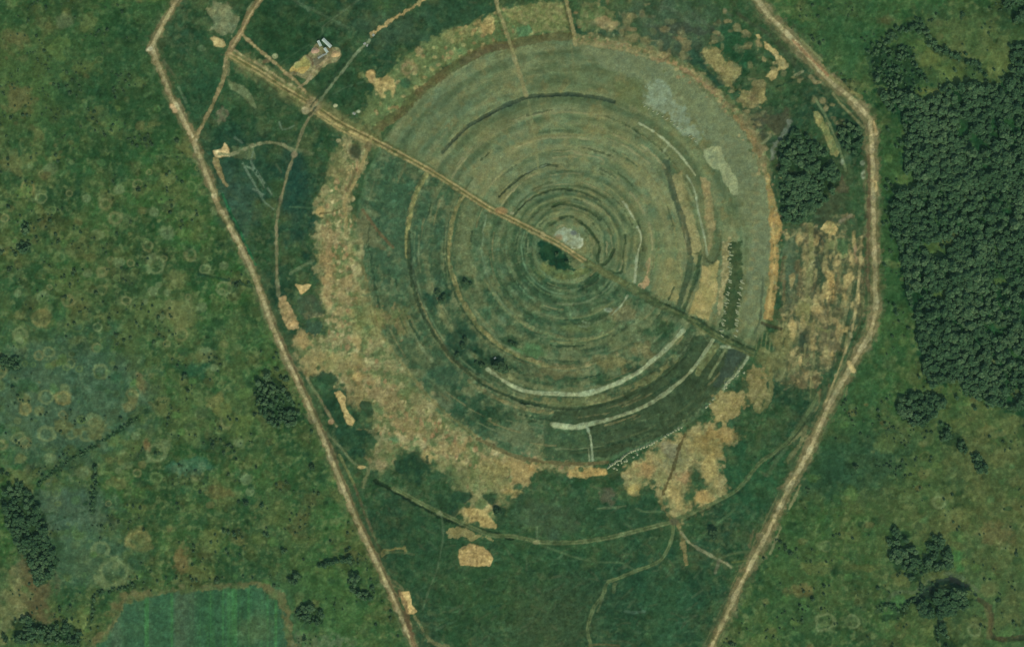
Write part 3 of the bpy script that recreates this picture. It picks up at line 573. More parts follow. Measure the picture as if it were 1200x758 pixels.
poly(P(180, 100, 4.615, '420,330 540,320 560,390 470,400 430,380'), (92, 104, 72), a=.7, soft=3)

# storage yard
sy = O('storage_yard', 'sandy storage yard with small sheds and a turning lane in the northwest', 'yard')
poly(P(340, 30, 12, '0,620 60,540 180,430 240,420 330,290 380,260 450,300 520,300 600,310 700,330 720,400 660,520 540,560 440,600 380,680 300,760 200,760 100,700 0,700'), ((136, 132, 94), (112, 108, 80), 'n4', 0), soft=1.5, rag=.5, obj=sy)
poly(P(340, 30, 12, '20,600 120,500 200,430 300,560 260,600 120,640'), (142, 138, 86), soft=1.5, rag=.5)
poly(P(340, 30, 12, '20,610 130,600 260,590 140,650'), (172, 150, 92), soft=1)
poly(P(340, 30, 12, '300,560 440,380 540,420 400,560'), (98, 96, 78), soft=1, a=.8)
line(P(340, 30, 12, '240,420 300,480 320,560'), 1.6, (96, 76, 56), a=.8)
line(P(340, 30, 12, '430,560 500,490 530,440'), 2.6, (160, 146, 118), a=.9)

# ------------------------------------------------------------------ ditches and banks of the rings
def ditch(label, pts, wd, col=(54, 72, 52), depth=2.2, a=.85):
    depth *= .6
    k = O('ditch', label, 'ditch'); line(pts, wd, col, a=a, rag=.3, obj=k, relief=-depth, soft=1.4)
def bank(label, pts, wd, col, h=1.0, a=.85, gap=None):
    k = O('earth_bank', label, 'earth bank'); line(pts, wd, tuple(tuple(int(v * (1.1 if i_ == 0 else 1)) for v in c_) if isinstance(c_, tuple) else c_ for i_, c_ in enumerate(col)), a=min(1, a + .1), rag=.3, soft=1.2, obj=k, relief=h, gap=gap)
ditch('long dark curved ditch across the north of the disc', P(400, 0, 4.257, '505,758 560,700 620,640 700,590 790,540 860,510 950,480 1050,475 1120,470') + P(600, 0, 3.99, '280,440 350,450 420,460 475,476'), 4.2, (52, 66, 52), 2.6)  # shade of the sunward wall is put into the dark colour, besides the relief
ditch('dark curved ditch running northeast from the straight road halfway to the centre', P(440, 150, 6, '870,480 930,420 990,370 1050,325 1120,290 1200,260') + [(652, 194)], 3.2, (50, 66, 48), 2.2, .9)  # wall shade is painted into this arc's colour as well
ditch('dark arc ditch, third out from the pale centre rubble', P(580, 220, 6.65, '180,170 250,100 370,40 470,12 560,10 660,30 740,60 830,110'), 3.0, (50, 68, 44), 2.0)
ditch('dark arc ditch, second out from the pale centre rubble', P(580, 220, 6.65, '450,145 520,125 600,135 680,160 750,190 820,245'), 3.8, (44, 64, 40), 2.0)
ditch('short dark arc ditch curling down to the straight road nearest the pale centre rubble', P(580, 220, 6.65, '510,235 570,220 640,250 720,310 780,390 815,460 800,540 810,590 850,600 900,540 925,480'), 3.6, (42, 62, 40), 2.0)
ditch('straight dark north-south ditch east of the centre ending at the road', P(580, 220, 6.65, '1012,370 1015,440 1000,520 995,640 960,665 900,655'), 3.0, (44, 64, 42), 1.8)
ditch('broad grey-green ditch bending south past the light gravel line east of the centre', P(600, 190, 3.99, '718,0 735,70 760,160 790,250 815,340 832,425'), 7.0, (62, 76, 58), 2.2)
ditch('western of the twin dark ditches north of the straight road', P(600, 190, 3.99, '838,450 825,520 800,610 775,690'), 7.0, (54, 74, 54), 1.4)
ditch('eastern of the twin dark ditches north of the straight road', P(600, 190, 3.99, '878,440 865,520 830,620 798,700'), 4.5, (54, 74, 50), 1.4)
ditch('thin hooked ditch joining the twin dark ditches to the combed strip', P(740, 240, 6.65, '460,382 530,380 570,410 610,445 650,430 690,350 695,240'), 2.4, (76, 84, 56), 1.2)
ditch('faint ditch on the west side of the disc between the two track rings', arc(184, 174, 140) , 5.0, (66, 80, 60), 1.0, .7)
ditch('dark ditch under the inner pale gravel arc in the south', arc(187, 133, 42, .6), 3.0, (54, 68, 46), 1.4, .8)
ditch('short bar of painted shadow, sunk a little, at the south end of the orange east rim', [(893, 378), (904, 382), (915, 385)], 4.2, (62, 62, 44), 1.4)  # a shadow bar, put in as dark colour and a shallow dip
ditch('thin dark furrow along the foot of the east rim', P(740, 240, 6.65, '1022,560 1020,680 1010,760 1000,900 960,1000'), 2.2, (72, 84, 62), .9, .7)
bank('tan banked ring of turned earth on the west side of the disc, outer', P(300, 190, 3.99, '795,60 760,120 735,190 715,280 705,360 710,440'), 5.5, ((130, 124, 80), (100, 108, 70), 'n4', 0), .8)
bank('twin-rutted earth bank curving southwest, outer ring', P(460, 330, 6.65, '170,80 230,200 280,320 330,400 390,500 450,590 540,670 640,750') + P(500, 400, 6, '300,280 400,350 520,410 640,455 780,490 880,495'), 4.5, ((112, 106, 72), (90, 100, 70), 'n4', 0), .7)
bank('tan earth bank curving southwest, inner ring', P(300, 190, 3.99, '965,165 935,220 915,290 905,380 900,460 930,560 960,640 1020,730') + P(460, 330, 6.65, '560,180 620,290 700,380 780,450 850,510 950,560 1080,610 1200,650'), 5.0, ((126, 118, 78), (98, 106, 70), 'n4', 0), .7)
bank('low light bank curving below the centre, south of the dark pool', P(560, 300, 4.615, '40,130 100,220 150,290 220,345 300,390 380,420 460,440 540,450 620,440 700,410 780,370'), 4.0, ((112, 114, 78), (90, 108, 76), 'n4', 0), .6, .75)
bank('low tan bank south of centre, between the light bank and the pale gravel arc', P(560, 300, 4.615, '230,545 300,570 390,590 480,600 600,580 700,550 760,520 850,480 920,480'), 6.0, ((124, 114, 80), (90, 98, 66), 'n4', .3), .5, .75, ('n8', -.3))
bank('olive earth bank between the two pale gravel arcs', arc(180, 108, 46, .5), 9.0, ((118, 112, 76), (92, 100, 66), 'n8', 0), .6, .8, ('n8', -.4))
line(arc(186, 186, 98, .5), 4.2, ((40, 58, 42), (52, 70, 48), 'n8', 0), a=.9, rag=.4, relief=-.9)
line(arc(180, 186, 120, .5), 1.6, (104, 122, 88), a=.75, gap=('n8', -.6))
line(arc(142, 183, 110, .5), 2.2, (48, 70, 48), a=.8, rag=.4, relief=-.5, gap=('n8', -.9))
line(arc(133, 183, 110, .5), 1.6, (104, 118, 86), a=.7, gap=('n8', -.5))
for r, a0, a1, wd, c, a in [(72, 195, 100, 2.2, (92, 116, 84), .6), (54, 200, 95, 2.2, (96, 118, 88), .6), (60, 200, 110, 2, (54, 80, 54), .6), (40, 170, 60, 2.5, (92, 112, 80), .6), (47, 170, 40, 3, (54, 82, 56), .6), (88, 165, 60, 2.5, (64, 90, 62), .5), (100, 190, 130, 3, (94, 112, 84), .5),
                           (66, 100, 35, 3, (100, 114, 84), .5), (82, 95, 50, 3, (104, 112, 76), .5), (110, 100, 60, 3, (112, 116, 78), .4), (86, -60, 30, 2, (122, 126, 86), .4), (96, -80, 20, 2, (110, 118, 80), .4), (105, -70, 25, 1.6, (84, 104, 68), .4), (118, -150, -90, 3, (112, 116, 80), .4), (128, -60, 0, 2, (128, 122, 82), .4),
                           (160, -70, -20, 2, (84, 100, 66), .5), (44, -150, -20, 3, (112, 118, 82), .5), (60, -140, 0, 3, (114, 120, 82), .5), (30, 60, 170, 5, (84, 106, 70), .5)]:
    line(arc(r, a0, a1, .5), wd * .8, tuple(int(v * (1.06 if c[1] > 100 else .92)) for v in c), a=min(.9, a + .25), rag=.3, gap=('n8', -1.1), relief=.25 if c[1] > 100 else -.6)
for t in range(3): line(arc(195 + t * 6, 140, 195), 2, (66, 92, 66), a=.4)
for r in (222, 232, 240): line(arc(r, 44, 92, .8), 2.4, [(84, 92, 62), (50, 68, 48)][r % 4 // 2], a=.5, gap=('n8', -.2))

for i in range(230):      # broken scraps of bank, rut and furrow along the rings
    r = RNG.uniform(24, 240); a0 = RNG.uniform(0, 360); da = RNG.uniform(6, 34) * (60 / (r + 20)) ** .5; dark_ = RNG.random() < .5
    am = (a0 + da / 2 + 152) % 360; ne_ = am < 180
    if ne_ and r > 165: continue
    c = ((60, 74, 50) if ne_ else (44, 66, 46)) if dark_ else ((140, 136, 98) if ne_ else [(112, 122, 88), (120, 116, 80)][i % 2])
    line(arc(r, a0, a0 + da, .5, seed=i, n=5), RNG.uniform(1.0, 2.4), c, a=RNG.uniform(.4, .85), rag=.4, soft=1.2, relief=-.35 if dark_ else .25)
# pale gravel arcs
def gravel(label, pts, wd, col=(160, 168, 132), rag=.22, gap=None, a=.95):
    k = O('gravel_strip', label, 'gravel strip'); line(pts, wd, (col, tuple(int(v * .9) for v in col), 'n4', .5), a=a, rag=rag, soft=1.2, obj=k, relief=.35, gap=gap)
gravel('longest pale gravel arc sweeping under the centre', P(560, 300, 4.615, '52,612 100,645 160,685 230,720 330,740 450,745 540,748 620,735 700,708 790,670 870,625 950,560 1030,490 1112,405'), 4.8, (158, 166, 128))
gravel('outer pale gravel arc with a wide western end, toward the south rim', P(600, 380, 3.99, '185,465 230,470 280,478 350,468 430,450 500,430 580,400 660,360 740,305 810,245 870,180 910,120 938,75'), 4.4, (148, 156, 118))
line(P(600, 380, 3.99, '195,470 240,478 300,480 340,472'), 6, (150, 158, 122), a=.9)
gravel('short pale gravel spur running down from the outer arc to the rim', P(600, 380, 3.99, '350,480 365,520 372,570 378,635'), 2.6, (146, 158, 126))
line(P(600, 380, 3.99, '358,585 362,635'), 2, (140, 148, 116), a=.8)
gravel('pale gravel line slanting down the northeast of the disc', P(740, 130, 6.65, '60,95 180,168 290,255 400,370 497,502'), 2.6, (166, 172, 134))
line(P(740, 130, 6.65, '250,325 265,295 292,268'), 1.8, (140, 148, 112), a=.8)
gravel('thin pale gravel line curving south between the eastern ditches', P(740, 130, 6.65, '432,505 490,615 515,750 545,880 575,1020 590,1120'), 2.4, (152, 162, 128))
gravel('short pale gravel dash northeast of the centre', P(580, 220, 6.65, '1000,110 1040,170 1088,250'), 2.6, (164, 170, 136))
gravel('bent pale gravel line east of the centre above the straight road', P(580, 220, 6.65, '1112,310 1135,360 1138,420 1115,500 1100,600 1090,735'), 3.0, (160, 168, 134))
gravel('small pale gravel tick just south of the straight road', P(560, 300, 4.615, '808,215 780,260 725,318'), 2.2, (142, 152, 120))
line(P(580, 220, 6.65, '1020,450 1015,560 1010,660'), 3, (118, 122, 84), a=.7)
line(P(580, 220, 6.65, '830,110 930,200 990,290 1020,350'), 2, (122, 128, 90), a=.7)
blob(712, 363, 5, 3, (124, 140, 118), a=.8); blob(685, 380, 8, 4, (108, 122, 94), a=.6, gap=('n2', 0))
gravel('faint pale line on the west side of the inner rings', P(440, 150, 6, '780,615 768,680 752,735'), 1.8, (122, 138, 108), a=.8)
line(P(440, 150, 6, '1040,325 1120,290 1200,262'), 1.6, (124, 136, 106), a=.7)
line(P(440, 150, 6, '1010,560 1060,500 1130,455 1200,430'), 1.6, (112, 128, 98), a=.6)
gravel('pale hairpin gravel lane at the southeast end of the straight road', P(740, 350, 6.65, '700,375 780,375 850,390 900,415 905,455 880,500 840,555 800,600 750,650 720,700'), 3.4, (144, 154, 120))
gravel('pale verge strip south of the straight road by the hairpin lane', P(740, 350, 6.65, '660,370 600,450 540,530 520,580'), 8, (116, 122, 80), a=.8)
line(P(740, 350, 6.65, '730,400 660,520 600,620'), 3, (130, 138, 98), a=.7)
line(P(740, 350, 6.65, '490,265 440,350 400,420 340,470'), 3, (96, 110, 82), a=.7, gap=('n4', -.5))
line(P(600, 380, 3.99, '560,460 640,440 720,400'), 2, (92, 106, 76), a=.6, gap=('n8', 0))

# centre
rp = O('rubble_pad', 'pale rubble pad beside the straight road at the centre of the rings', 'rubble pad')
poly(P(580, 220, 6.65, '450,375 490,330 540,300 590,310 610,350 660,370 685,420 670,465 620,475 560,440 500,400'), ((150, 158, 130), (120, 126, 98), 'n4', 0), soft=1.6, rag=.7, obj=rp)
line(P(580, 220, 6.65, '600,470 650,470 680,440 680,400'), 2, (176, 182, 152), a=.9)
blob(672, 273, 4, 3, (98, 104, 98), a=.9)
blob(655, 278, 5, 4, (150, 128, 96), a=.6)

poly(P(580, 220, 6.65, '335,430 390,395 450,440 520,490 560,550 625,640 580,665 500,625 430,590 370,560 345,500'), ((26, 58, 42), (38, 68, 46), 'n8', 0), soft=2.5, rag=1)
line(P(580, 220, 6.65, '380,600 450,660 540,700 620,690 670,640'), 6, ((104, 108, 68), (84, 102, 66), 'n8', 0), a=.8, rag=.8)

# ------------------------------------------------------------------ where trees stand (their floor is dark litter and scrub)
COPSES, BELTS, LONE = [], [], []
def C_(lab, grp, pts, sep=4.2, sc=(.6, 1.0), keep=1.0, limit=80):
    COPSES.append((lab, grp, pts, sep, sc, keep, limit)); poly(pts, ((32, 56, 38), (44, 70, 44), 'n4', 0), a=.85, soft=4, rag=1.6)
def B_(lab, grp, pts, step=4, wid=3, sc=(.5, .9)):
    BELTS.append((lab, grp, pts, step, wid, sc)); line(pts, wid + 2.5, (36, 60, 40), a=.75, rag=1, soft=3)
def ell(x, y, rx, ry, rot=0): return [(x + rx * cos(a) * cos(rot) - ry * sin(a) * sin(rot), y + rx * cos(a) * sin(rot) + ry * sin(a) * cos(rot)) for a in np.linspace(0, 2 * pi, 14)[:-1]]
C_('tree in the small wood between the east rim and the slanting soil strip', 'trees of the small northeast wood', [(914, 170), (930, 152), (948, 160), (966, 178), (978, 196), (984, 214), (968, 236), (950, 252), (934, 262), (918, 260), (914, 215)], 4.3, limit=130)
C_('tree in the little copse tucked inside the northeast bend of the outer road', 'trees of the northeast bend copse', [(984, 142), (1005, 150), (1012, 165), (1006, 182), (990, 176), (982, 158)], 5, (.5, .85), limit=24)
C_('tree in the cluster at the southeast foot of the dense wood', 'trees of the southeast cluster', P(900, 380, 3.99, '630,330 660,315 740,330 820,350 830,380 790,400 760,440 720,470 670,470 620,430 600,400'), 4.6, (.5, .95), limit=48)
C_('tree in the slanting cigar-shaped grove in the east meadow', 'trees of the slanting grove', P(900, 380, 3.99, '800,460 840,470 880,510 930,570 920,600 870,585 810,540'), 4.6, (.5, .8), limit=26)
C_('tree in the pair of round thickets east of the slanting grove', 'trees of the paired thickets', P(900, 380, 3.99, '950,610 980,610 1000,640 1025,670 1020,690 990,690 960,650'), 4.6, (.5, .8), limit=10)
C_('tree in the western clump of the southeast copse', 'trees of the southeast copse, west', P(900, 568, 3.99, '560,230 590,200 640,250 690,300 680,370 730,430 690,460 640,420 590,390 570,340'), 4.8, (.5, .95), .85, limit=40)
C_('tree in the eastern clump of the southeast copse', 'trees of the southeast copse, east', P(900, 568, 3.99, '740,250 800,235 840,280 860,350 860,390 800,410 720,400 680,370 740,320'), 4.8, (.5, .9), .85, limit=40)
C_('tree inside the loop of the dark oxbow', 'trees of the oxbow loop', P(900, 568, 3.99, '690,560 740,520 800,490 870,480 930,510 970,540 930,570 860,600 790,620 720,610'), 4.0, (.6, 1.05), limit=70)
C_('tree in the small stand south of the oxbow by the bottom edge', 'trees south of the oxbow', P(900, 568, 3.99, '780,660 820,650 835,700 870,730 890,790 850,800 790,730'), 5, (.5, .85), limit=16)
SW = [(2, 580), (22, 564), (42, 585), (52, 612), (58, 632), (66, 655), (60, 678), (44, 684), (36, 662), (22, 640), (8, 612)]
C_('tree in the ragged wood at the west edge', 'trees of the ragged west wood', SW, 4.4, (.5, .95), limit=120)
C_('tree in the thicket at the bottom left corner', 'trees of the southwest corner thicket', [(14, 728), (36, 722), (56, 735), (76, 730), (96, 742), (92, 756), (60, 752), (30, 754), (14, 748)], 5, (.45, .8), .85, limit=44)
C_('tree in the wood pressed against the southwest outer road', 'trees of the roadside wood', [(302, 445), (316, 436), (330, 450), (344, 472), (354, 490), (340, 500), (318, 500), (304, 482), (300, 462)], 4.6, (.45, .8), .85, limit=80)
C_('tree in the pair of dark clumps near the western edge', 'trees of the paired western clumps', ell(31, 267, 4, 6), 4.5, (.5, .8), limit=6)
C_('tree in the pair of dark clumps near the western edge', 'trees of the paired western clumps', ell(28, 290, 7, 5), 4.5, (.5, .8), limit=8)
C_('tree in the square dark clump at the west edge', 'trees of the square clump', [(2, 418), (23, 419), (23, 431), (2, 431)], 4.4, (.5, .75), limit=18)
C_('tree in the dark triangular clump beside the south outer road', 'trees of the triangular clump', [(410, 682), (414, 668), (424, 682), (424, 690), (436, 700), (430, 703), (412, 692)], 4.2, (.5, .8), limit=22)
C_('tree in the oval thicket east of the striped field', 'trees of the oval thicket', ell(363, 720, 16, 11, .2), 4.6, (.5, .8), .9, limit=34)
C_('tree in the small group northeast of the striped field', 'trees of the field corner group', ell(344, 676, 9, 7), 5, (.45, .7), limit=10)
B_('tree in the winding belt north of the dense wood', 'trees of the winding north belt', P(900, 0, 3.99, '465,250 520,220 570,180 620,140 680,120 730,155 770,215 830,250 900,275 960,300 1010,330'), 2.6, 6, (.6, .95))
B_('tree along the outer bank of the dark oxbow', 'trees of the oxbow bank', P(900, 568, 3.99, '510,590 560,560 620,590 660,545 700,520 760,460'), 5, 4, (.35, .6))
B_('tree along the western margin of the striped field', 'trees of the field margin, west', [(110, 700), (107, 718), (104, 735)], 5, 4, (.4, .6))
B_('tree in the row on the northern margin of the striped field', 'trees of the field margin, north', [(113, 694), (125, 692), (140, 690), (158, 684)], 5, 2.5, (.4, .6))
B_('tree in the narrow upright belt in the southwest meadow', 'trees of the upright belt', [(111, 545), (112, 565), (110, 582), (108, 600)], 3, 3, (.5, .8))
B_('tree in the dark straight hedge left of the outer road in the south', 'trees of the straight south hedge', [(372, 663), (385, 660), (398, 657), (412, 654)], 2.6, 3, (.6, .9))
for x in (184, 197, 207, 224, 230, 254, 261, 284, 296): LONE.append((x + RNG.normal(0, 1), 677 + RNG.normal(0, 1.2), RNG.uniform(.4, .6), 'tree in the row on the northern margin of the striped field', 'trees of the field margin, north'))
for x, y, g_ in [(308, 592, 0), (306, 594, 0), (310, 625, 0), (314, 627, 0), (266, 645, 1), (268, 650, 1), (262, 622, 1), (268, 624, 1), (275, 626, 1), (332, 646, 0), (336, 645, 0), (196, 206, 2), (199, 203, 2), (183, 532, 3), (187, 531, 3)]:
    LONE.append((x, y, RNG.uniform(.5, .75), ['tree of a tiny group in the olive meadow south of the roadside wood', 'tree of a tiny group north of the striped field', 'tree of the lone pair on the olive meadow by the north outer road', 'tree of the pair inside a pale grass ring'][g_], ['tiny groups, south meadow', 'tiny groups, field', 'lone pair', 'ring pair'][g_]))

B_('tree along the dotted furrow slanting across the west meadow', 'trees of the dotted furrow', P(0, 380, 3.99, '180,745 300,650 390,600 450,560 560,490 640,440'), 7, 2, (.3, .5))

C_('tree in the dark wood cut by the top right corner', 'trees of the top right corner wood', [(1172, -30), (1280, -30), (1280, 34), (1196, 28), (1178, 14)], 4.4, (.6, 1.0), 1.0, 120)
C_('tree in the dark square stand at the right edge above the dense wood', 'trees of the right edge stand', [(1184, 54), (1280, 48), (1280, 88), (1186, 92)], 4.4, (.6, 1.0), 1.0, 120)
C_('tree in the thin scrubby wood under the winding belt', 'trees of the scrubby wood', P(900, 0, 3.99, '480,270 600,215 690,220 700,300 720,360 690,420 640,440 560,420 500,380'), 6, (.35, .6), .75, 60)

# ------------------------------------------------------------------ roads and tracks
BED, RUT = ((118, 110, 79), (98, 98, 66), 'n8', 0), ((176, 161, 121), (146, 137, 99), 'n8', .3)
pr = O('perimeter_road', 'outer dirt road along the west side', None, 'structure')
def shift(pts, off):
    q = []
    for i, p in enumerate(pts):
        a = np.array(pts[max(0, i - 1)]); b = np.array(pts[min(len(pts) - 1, i + 1)]); v = b - a; v = v / (np.hypot(*v) + 1e-6)
        q.append((p[0] - v[1] * off, p[1] + v[0] * off))
    return q
line(WROAD, 14, ((96, 98, 66), (66, 82, 54), 'n8', 0), a=.6, rag=1.8, smooth=False, soft=4)
line(WROAD, 9.5, BED, rag=.9, nz='n8', obj=pr, smooth=False)
line(WROAD, 4.0, RUT, a=.9, rag=.35, smooth=False)
W2 = P(300, 380, 3.99, '75,0 150,170 230,340 300,500')
line(shift(WROAD[12:], -3.2), 3, ((88, 78, 56), (100, 94, 66), 'n8', 0), a=.8, smooth=False)
line(shift(WROAD[4:], 2.6), 1.6, ((176, 158, 120), (140, 130, 94), 'n4', 0), a=.7, smooth=False, gap=('n16', -.2))
line(shift(EROAD, 5.5), 2.4, ((66, 74, 50), (88, 90, 62), 'n8', 0), a=.75, smooth=False)
line(shift(EROAD, 8.5), 1.6, (118, 120, 84), a=.7, smooth=False, gap=('n16', 0))
line(shift(EROAD, -6.5), 1.8, (124, 122, 84), a=.7, smooth=False, gap=('n16b', 0))
line(shift(WROAD, 6), 1.4, (98, 108, 72), a=.6, smooth=False, gap=('n16b', 0))
line(shift(EROAD, -2.8), 1.8, ((170, 150, 112), (136, 118, 84), 'n4', 0), a=.6, smooth=False, gap=('n16', -.1))
line(P(0, 0, 3.99, '690,235 702,228'), 4, (176, 168, 136)); line(P(0, 0, 3.99, '800,490 820,520'), 4, (176, 146, 108)); line(P(0, 0, 3.99, '900,640 915,655'), 4, (170, 160, 124))
line(P(0, 0, 3.99, '765,290 810,350'), 4, (92, 92, 68), a=.6); line(P(0, 0, 3.99, '835,410 870,480'), 2.4, (98, 116, 84), a=.7)
er = O('perimeter_road', 'outer dirt road along the east side', None, 'structure')
line(EROAD, 19, ((104, 100, 70), (72, 86, 58), 'n8', 0), a=.65, rag=2, smooth=False, soft=4)
line(EROAD, 12.5, BED, rag=1.1, nz='n8', obj=er, smooth=False)
line(EROAD, 4.8, RUT, a=.9, rag=.4, smooth=False)
line([(1010, 278), (1006, 332), (999, 385), (986, 424), (968, 470)], 2.6, ((166, 150, 106), (124, 118, 82), 'n8', 0), a=.8)
line([(1015, 285), (1012, 340), (1005, 392), (988, 436)], 2.2, ((60, 72, 48), (84, 88, 60), 'n8', 0), a=.8)
line(P(880, 0, 6.65, '350,270 430,350 500,420 560,480'), 2.2, (122, 124, 84), a=.8)
line(P(880, 0, 6.65, '330,320 400,390 500,490 600,590'), 3, (142, 104, 74), a=.7)
line(P(880, 0, 6.65, '620,600 700,660 780,710 860,760'), 4, (116, 112, 72), a=.8)
line(P(880, 0, 6.65, '-100,110 0,185 100,245 200,330 300,440 370,545'), 5, ((66, 72, 54), (58, 78, 54), 'n8', 0), a=.85)
line(P(880, 0, 6.65, '30,120 130,190 240,300 330,390'), 4, (92, 98, 70), a=.6, rag=.8)
line(P(880, 0, 6.65, '200,680 300,640 400,600 550,640'), 2.4, (36, 62, 44), a=.8)
line(P(880, 0, 6.65, '400,560 340,590'), 3, (128, 126, 94), a=.8)
line(P(880, 0, 6.65, '460,600 500,640 540,640'), 4, (140, 126, 90), a=.7)
line(P(880, 110, 6.65, '640,0 700,80 780,160 880,265'), 2.6, (126, 124, 86), a=.8)
line(P(900, 190, 3.99, '470,-30 473,100 470,300 465,480 470,600'), 4, (96, 76, 58), a=.6, rag=.6)
line(P(900, 568, 3.99, '150,0 130,50 100,110'), 2.6, (128, 124, 86), a=.8); line(P(900, 568, 3.99, '60,200 40,250 10,320'), 2.6, (130, 128, 92), a=.7)
line(P(900, 380, 3.99, '90,560 140,520 180,480 150,560 90,640'), 5, (120, 116, 80), a=.6, rag=1)
line(P(900, 190, 3.99, '485,90 505,95 505,130'), 4, (176, 156, 110), a=.8); line(P(900, 0, 3.99, '495,570 505,625'), 4, (178, 156, 112), a=.8)
line(P(900, 380, 3.99, '380,180 400,215'), 5, (190, 168, 116), a=.8)

ar = O('access_road', 'straight dirt road crossing the rings from northwest to southeast', None, 'structure')
AC = [(269, 64), (286, 74), (305, 85), (332, 103), (368, 124), (400, 145), (435, 163), (473, 183), (507, 202), (540, 223), (573, 244), (607, 261), (632, 274), (655, 286), (685, 306), (708, 319), (740, 337), (775, 358), (815, 377), (830, 387), (860, 403), (884, 414)]
line(AC[:7], 11, ((122, 116, 78), (104, 108, 70), 'n4', 0), rag=.6, soft=3)
line(AC[1:7], 24, ((112, 110, 74), (84, 96, 62), 'n8', 0), a=.6, rag=1.6, soft=5)
line(AC[3:7], 17, ((118, 116, 78), (100, 106, 68), 'n4', 0), a=.7, rag=1, soft=3)
line(AC[:17], 7, ((112, 110, 70), (92, 96, 60), 'n4', 0), rag=.5, obj=ar)
line(AC[16:], 8.5, ((58, 78, 52), (72, 84, 56), 'n8', 0), rag=.7, obj=ar)
line(AC[12:18], 9, ((74, 88, 58), (92, 98, 66), 'n8', 0), a=.6, rag=.8)
line(shift(AC[:15], -1.8), 2, (166, 148, 104), a=.9, rag=.3); line(shift(AC[:15], 2.2), 2, (164, 146, 102), a=.75, rag=.3, gap=('n8', -.8))
line(shift(AC[0:5], -7), 2.4, ((160, 146, 106), (124, 118, 82), 'n4', 0), a=.85, gap=('n8', -1))
line(shift(AC[1:7], 6.5), 2, (72, 78, 50), a=.7, gap=('n8', -.6))
line(shift(AC[3:8], 0.2), 1.6, (82, 74, 48), a=.7); line(shift(AC[7:13], 0), 1.5, (80, 80, 48), a=.7)
line(shift(AC[4:7], 4), 2, (190, 166, 112), a=.8, gap=('n8', -.4)); line(shift(AC[4:7], 7), 2.4, (160, 144, 98), a=.8)
line(shift(AC[5:8], -5), 2, (84, 88, 54), a=.7); line(shift(AC[7:13], -4.5), 2, (78, 90, 58), a=.6)
line(shift(AC[14:], -.5), 2, (104, 112, 74), a=.7, gap=('n8', -.5)); line(shift(AC[17:], -3.6), 2, (40, 58, 40), a=.8); line(shift(AC[18:], 3.5), 2, (98, 104, 66), a=.7)
blob(587, 247, 7, 4, (150, 120, 82), a=.8, soft=.8); blob(600, 250, 3, 2, (146, 146, 112), a=.8)
blob(367, 124, 9, 8, ((120, 112, 82), (140, 128, 96), 'n4', 0), a=.8, soft=.8); blob(358, 130, 4, 4, (160, 150, 116), a=.8)
for x, y, c in [(393, 124, (168, 166, 130)), (415, 133, (164, 168, 140)), (420, 131, (150, 156, 126)), (463, 178, (64, 72, 42))]: blob(x, y, 2.5, 1.8, c, a=.9, soft=.8)
def track(label, pts, wd, col, ruts=False, name='dirt_track', a=.9, rag=.4, gap=None):
    k = O(name, label, None, 'structure')
    if ruts:
        line(pts, wd, ((84, 96, 62), (70, 86, 56), 'n4', 0), a=.8, rag=.4, obj=k)
        line(shift(crv(pts), wd * .32), wd * .34, col, a=a, rag=.3, gap=gap); line(shift(crv(pts), -wd * .32), wd * .34, col, a=a * .8, rag=.3, gap=gap)
    else: line(pts, wd, col, a=a, rag=rag, obj=k, gap=gap)
track('dirt road leading into the northwest fork', P(230, 0, 7.98, '760,-260 660,-100 590,0 500,130 430,280 330,440 290,520'), 7, ((138, 116, 84), (120, 110, 76), 'n4', 0))
line(P(230, 0, 7.98, '600,0 510,130 440,270 340,440'), 2, (170, 148, 108), a=.9); line(P(230, 0, 7.98, '530,20 480,90'), 2.4, (130, 132, 96), a=.8)
track('dirt track bending from the northwest fork to the outer road', P(230, 0, 7.98, '290,520 275,620 250,750') + P(0, 0, 3.99, '1020,430 960,560 905,650'), 4.5, ((146, 128, 92), (124, 118, 82), 'n4', 0))
track('second lane from the northwest road merging into the straight road', P(230, 0, 7.98, '430,330 510,400 600,480 680,545 750,600 830,680 920,750') + [(358, 108)], 3.4, ((158, 138, 100), (134, 122, 84), 'n4', 0))
track('short lane from the straight road into the storage yard', P(300, 0, 3.99, '200,410 240,380 280,320 330,285 350,265'), 3.6, ((150, 136, 104), (132, 124, 90), 'n4', 0))
track('pale arcing track between the west soil band and the outer road', P(180, 100, 4.615, '872,140 840,180 815,225 790,290 770,350 735,440 705,550 680,650') + P(300, 190, 3.99, '105,220 95,300 97,420 97,520 105,620'), 3.6, ((130, 122, 92), (112, 112, 80), 'n8', 0))
track('sunken track running northeast from the straight road past the storage yard', P(300, 0, 3.99, '270,510 330,430 400,340 470,250 530,190'), 3.2, (116, 126, 96))
line(P(300, 0, 3.99, '255,500 310,430 380,340 450,250'), 2.5, (48, 66, 48), a=.8); line(P(300, 0, 3.99, '250,540 280,500'), 3, (54, 60, 44), a=.8)
track('bright sandy track at the north edge beyond the yard', P(300, 0, 3.99, '545,165 580,130 640,90 720,45 790,-5 900,-80'), 4.0, ((190, 162, 112), (150, 136, 92), 'n8', -.3), rag=.8)
track('faint pale track crossing the dark north yard', P(300, 0, 3.99, '150,-30 200,15 290,60 350,90 430,130'), 3.2, (86, 106, 78), a=.7, rag=.8)
line(P(300, 0, 3.99, '310,150 320,120 400,60 480,0'), 1.6, (88, 102, 76), a=.6); line(P(300, 0, 3.99, '60,330 200,240 280,190 320,140'), 1.3, (66, 88, 62), a=.6); line(P(300, 0, 3.99, '360,440 420,410 500,385'), 1.6, (78, 100, 76), a=.6)
track('western of the two side roads entering the disc from the north', P(400, 0, 4.257, '765,-80 780,40 810,120 845,230 880,340 905,420 920,475'), 4.6, ((150, 140, 100), (126, 122, 84), 'n8', 0))
